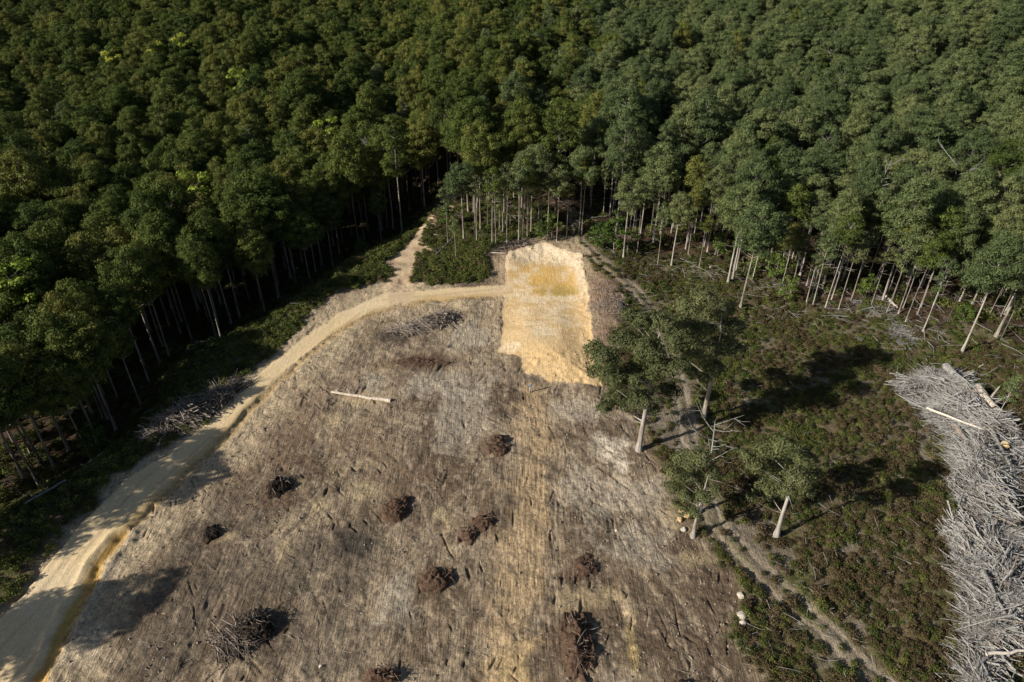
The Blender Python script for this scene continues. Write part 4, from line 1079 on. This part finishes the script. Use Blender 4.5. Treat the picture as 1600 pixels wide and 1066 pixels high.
# ------------------------------------------------------------------ loose litter
def litter(name, n, bounds, fn, L, r, m, label, seed, zl=.05, tilt=.12):
    rs = np.random.RandomState(seed)
    x = rs.uniform(bounds[0], bounds[1], n); y = rs.uniform(bounds[2], bounds[3], n)
    k = rs.rand(n) < fn(x, y, masks(x, y)); x, y = x[k], y[k]; n = len(x)
    z = gzd(x, y)+zl+rs.rand(n)*zl*2
    a = rs.rand(n)*6.28; l = L*(.25+rs.rand(n)**2*1.6); d = np.stack([np.cos(a), np.sin(a), rs.randn(n)*tilt], 1)
    p = np.stack([x, y, z], 1); rr = r*(.5+rs.rand(n))
    V, F = sticks(p-d*l[:, None]/2, p+d*l[:, None]/2, rr, rr*.5, .06, rs)
    obj(name, np_mesh(name, V, F, m, False), label=label, cat='litter', kind='stuff'); print(name, n)
def near_forest(x, y, M):
    f = poly_sd(FOREST, x, y); c = fbm(x/5, y/5, 280, 3)
    return ss(-14, -1, f)*ss(16, 4, f)*ss(.42, .56, c)*(1-M['clear'])*(.35+.65*(x > 0))*(M['tr1'] > 2.5)
litter('forest_edge_litter', 14000, (-90, 110, 50, 200), near_forest, 3.0, .036, M_DEAD, 'pale fallen branches strewn along the foot of the forest edge', 901, .3, .18)
litter('clearing_litter', 9000, (-70, 50, 32, 150), lambda x, y, M: M['clear']*(1-M['road'])*(1-M['pad'])*ss(.45, .62, fbm(x/6, y/6, 285, 3)), .8, .028, M_TWIG, 'scattered bark, chips and sticks on the bare soil', 902)
litter('pale_chips', 2600, (-70, 50, 32, 150), lambda x, y, M: M['clear']*(1-M['road'])*(1-M['pad'])*.5, .3, .028, M_ROCK, 'small white stones and wood chips on the bare soil', 903)
litter('heath_litter', 4200, (0, 90, 32, 150), lambda x, y, M: (1-M['clear'])*(1-M['forest'])*ss(.42, .6, fbm(x/5, y/5, 290, 3)), 1.5, .022, M_DEAD, 'grey sticks lying among the heath shrubs', 904, .3, .15)
def pad_edge(x, y, M):
    return M['batter']*.8
def rubble(name, n, bounds, fn, r, m, label, seed):
    rs = np.random.RandomState(seed)
    x = rs.uniform(bounds[0], bounds[1], n); y = rs.uniform(bounds[2], bounds[3], n)
    k = rs.rand(n) < fn(x, y, masks(x, y)); x, y = x[k], y[k]; n = len(x); z = gzd(x, y)
    base = np.array([[1, 0, 0], [0, 1, 0], [-1, 0, 0], [0, -1, 0], [0, 0, 1.]])
    s = r*(.4+rs.rand(n)**3*2); a = rs.rand(n)*6.28
    V = np.repeat(base[None], n, 0)*(s[:, None, None])*(.7+.6*rs.rand(n, 5, 1))
    ca, sa = np.cos(a)[:, None], np.sin(a)[:, None]
    V = np.stack([V[..., 0]*ca-V[..., 1]*sa, V[..., 0]*sa+V[..., 1]*ca, V[..., 2]], -1) + np.stack([x, y, z], 1)[:, None]
    f = np.array([[0, 1, 4], [1, 2, 4], [2, 3, 4], [3, 0, 4]])
    F = (np.arange(n)*5)[:, None, None] + f[None]
    obj(name, np_mesh(name, V.reshape(-1, 3), F.reshape(-1, 3), m, False), label=label, cat='rubble', kind='stuff'); print(name, n)
rubble('pad_rubble', 7000, (-6, 22, 75, 150), pad_edge, .09, M_ROCKY, 'ochre rubble on the sloping edges of the clay pad', 905)
rubble('soil_clods', 16000, (-70, 45, 32, 150), lambda x, y, M: M['clear']*(1-M['road'])*(1-M['pad'])*ss(.4, .6, fbm(x/7, y/7, 295, 3)), .09, M_TWIG, 'clods of grey brown earth on the scraped clearing', 906)

# ------------------------------------------------------------------ the person on the clearing
def skin_obj(name, joints, edges, m, parent, sub=2):
    me = bpy.data.meshes.new(name); me.from_pydata([j[:3] for j in joints], edges, [])
    o = obj(name, me, parent); md = o.modifiers.new('skin', 'SKIN')
    me.skin_vertices[0].data[0].use_root = True
    for i, j in enumerate(joints): me.skin_vertices[0].data[i].radius = (j[3], j[4] if len(j) > 4 else j[3])
    sb = o.modifiers.new('sub', 'SUBSURF'); sb.levels = sub; sb.render_levels = sub
    md.use_smooth_shade = True; me.materials.append(m); return o
def flat(name, c, rough=.8):
    m, nt, out = mat(name); p = nd(nt, 'ShaderNodeBsdfPrincipled')
    geo = nd(nt, 'ShaderNodeTexCoord'); n = noise(nt, 9, 3, .6, geo.outputs['Object'])
    r = ramp(nt, [(.3, tuple(v*.8 for v in c)), (.7, tuple(min(1, v*1.15) for v in c))], n.outputs[0])
    nt.links.new(r.outputs[0], p.inputs['Base Color']); p.inputs['Roughness'].default_value = rough
    nt.links.new(p.outputs[0], out.inputs[0]); return m
M_SKIN = flat('skin', (.48, .30, .21), .6); M_SHIRT = flat('blue_cloth', (.16, .24, .38)); M_TROU = flat('pale_cloth', (.40, .42, .36)); M_HAIR = flat('hair', (.07, .05, .035)); M_BOOT = flat('boot_leather', (.09, .06, .04))
q = P(829, 611)
per = obj('person', None, loc=(q[0], q[1], gzd(q[0], q[1])), label='person in a blue top and pale trousers standing below the clay pad', cat='person')
per.rotation_euler = (0, 0, math.radians(8))
# local: faces -Y (towards the viewer)
J = [(0, 0, .95, .12, .10), (0, 0, 1.15, .13, .09), (0, 0, 1.38, .15, .10), (0, 0, 1.50, .055, .055), (0, -.01, 1.58, .075, .085), (0, -.01, 1.68, .082, .095), (0, 0, 1.75, .055, .065),
     (-.19, 0, 1.42, .055), (-.24, -.02, 1.14, .042), (-.16, -.22, 1.06, .03), (.19, 0, 1.42, .055), (.24, -.02, 1.14, .042), (.16, -.22, 1.06, .03),
     (-.10, 0, .88, .085), (-.12, -.01, .48, .06), (-.12, .02, .08, .042), (.10, 0, .88, .085), (.12, -.01, .48, .06), (.12, .02, .08, .042),
     (-.13, -.14, .04, .04), (.13, -.14, .04, .04)]
E = [(0, 1), (1, 2), (2, 3), (3, 4), (4, 5), (5, 6), (2, 7), (7, 8), (8, 9), (2, 10), (10, 11), (11, 12), (0, 13), (13, 14), (14, 15), (0, 16), (16, 17), (17, 18), (15, 19), (18, 20)]
for s in (-1, 1):      # hands: palm and five fingers each
    b = len(J); w_ = 9 if s < 0 else 12
    J.append((s*.135, -.27, 1.055, .024, .016)); E.append((w_, b))
    for k, L in enumerate((.055, .075, .08, .07)):
        i = len(J); off = (k-1.5)*.02
        J.append((s*.13+off, -.31, 1.05, .009)); J.append((s*.125+off, -.31-L*.5, 1.03, .008)); E += [(b, i), (i, i+1)]
    i = len(J); J.append((s*.095, -.28, 1.07, .010)); J.append((s*.08, -.31, 1.065, .009)); E += [(b, i), (i, i+1)]
skin_obj('body', J, E, M_SKIN, per, 1)
g = 1.16
skin_obj('shirt', [(0, 0, .93, .145, .12), (0, 0, 1.15, .15, .105), (0, 0, 1.39, .165, .115), (0, 0, 1.46, .08, .075), (-.19, 0, 1.42, .07), (-.24, -.02, 1.14, .055), (-.185, -.15, 1.09, .045), (.19, 0, 1.42, .07), (.24, -.02, 1.14, .055), (.185, -.15, 1.09, .045)],
         [(0, 1), (1, 2), (2, 3), (2, 4), (4, 5), (5, 6), (2, 7), (7, 8), (8, 9)], M_SHIRT, per)
skin_obj('trousers', [(0, 0, .97, .14, .115), (-.10, 0, .86, .10), (-.12, -.01, .48, .078), (-.12, .02, .10, .062), (.10, 0, .86, .10), (.12, -.01, .48, .078), (.12, .02, .10, .062)],
         [(0, 1), (1, 2), (2, 3), (0, 4), (4, 5), (5, 6)], M_TROU, per)
skin_obj('hair', [(0, .02, 1.70, .088, .095), (0, .03, 1.77, .07, .075)], [(0, 1)], M_HAIR, per)
for s in (-1, 1):
    skin_obj('boot', [(s*.12, .03, .10, .055), (s*.125, .0, .05, .055, .045), (s*.13, -.13, .04, .045, .04)], [(0, 1), (1, 2)], M_BOOT, per)
Vf, Ff = tubes([(np.array([[0, -.10, 1.66], [0, -.125, 1.63]]), np.array([.008, .016]))], 5)
obj('nose', np_mesh('nose', Vf, Ff, M_SKIN), per)
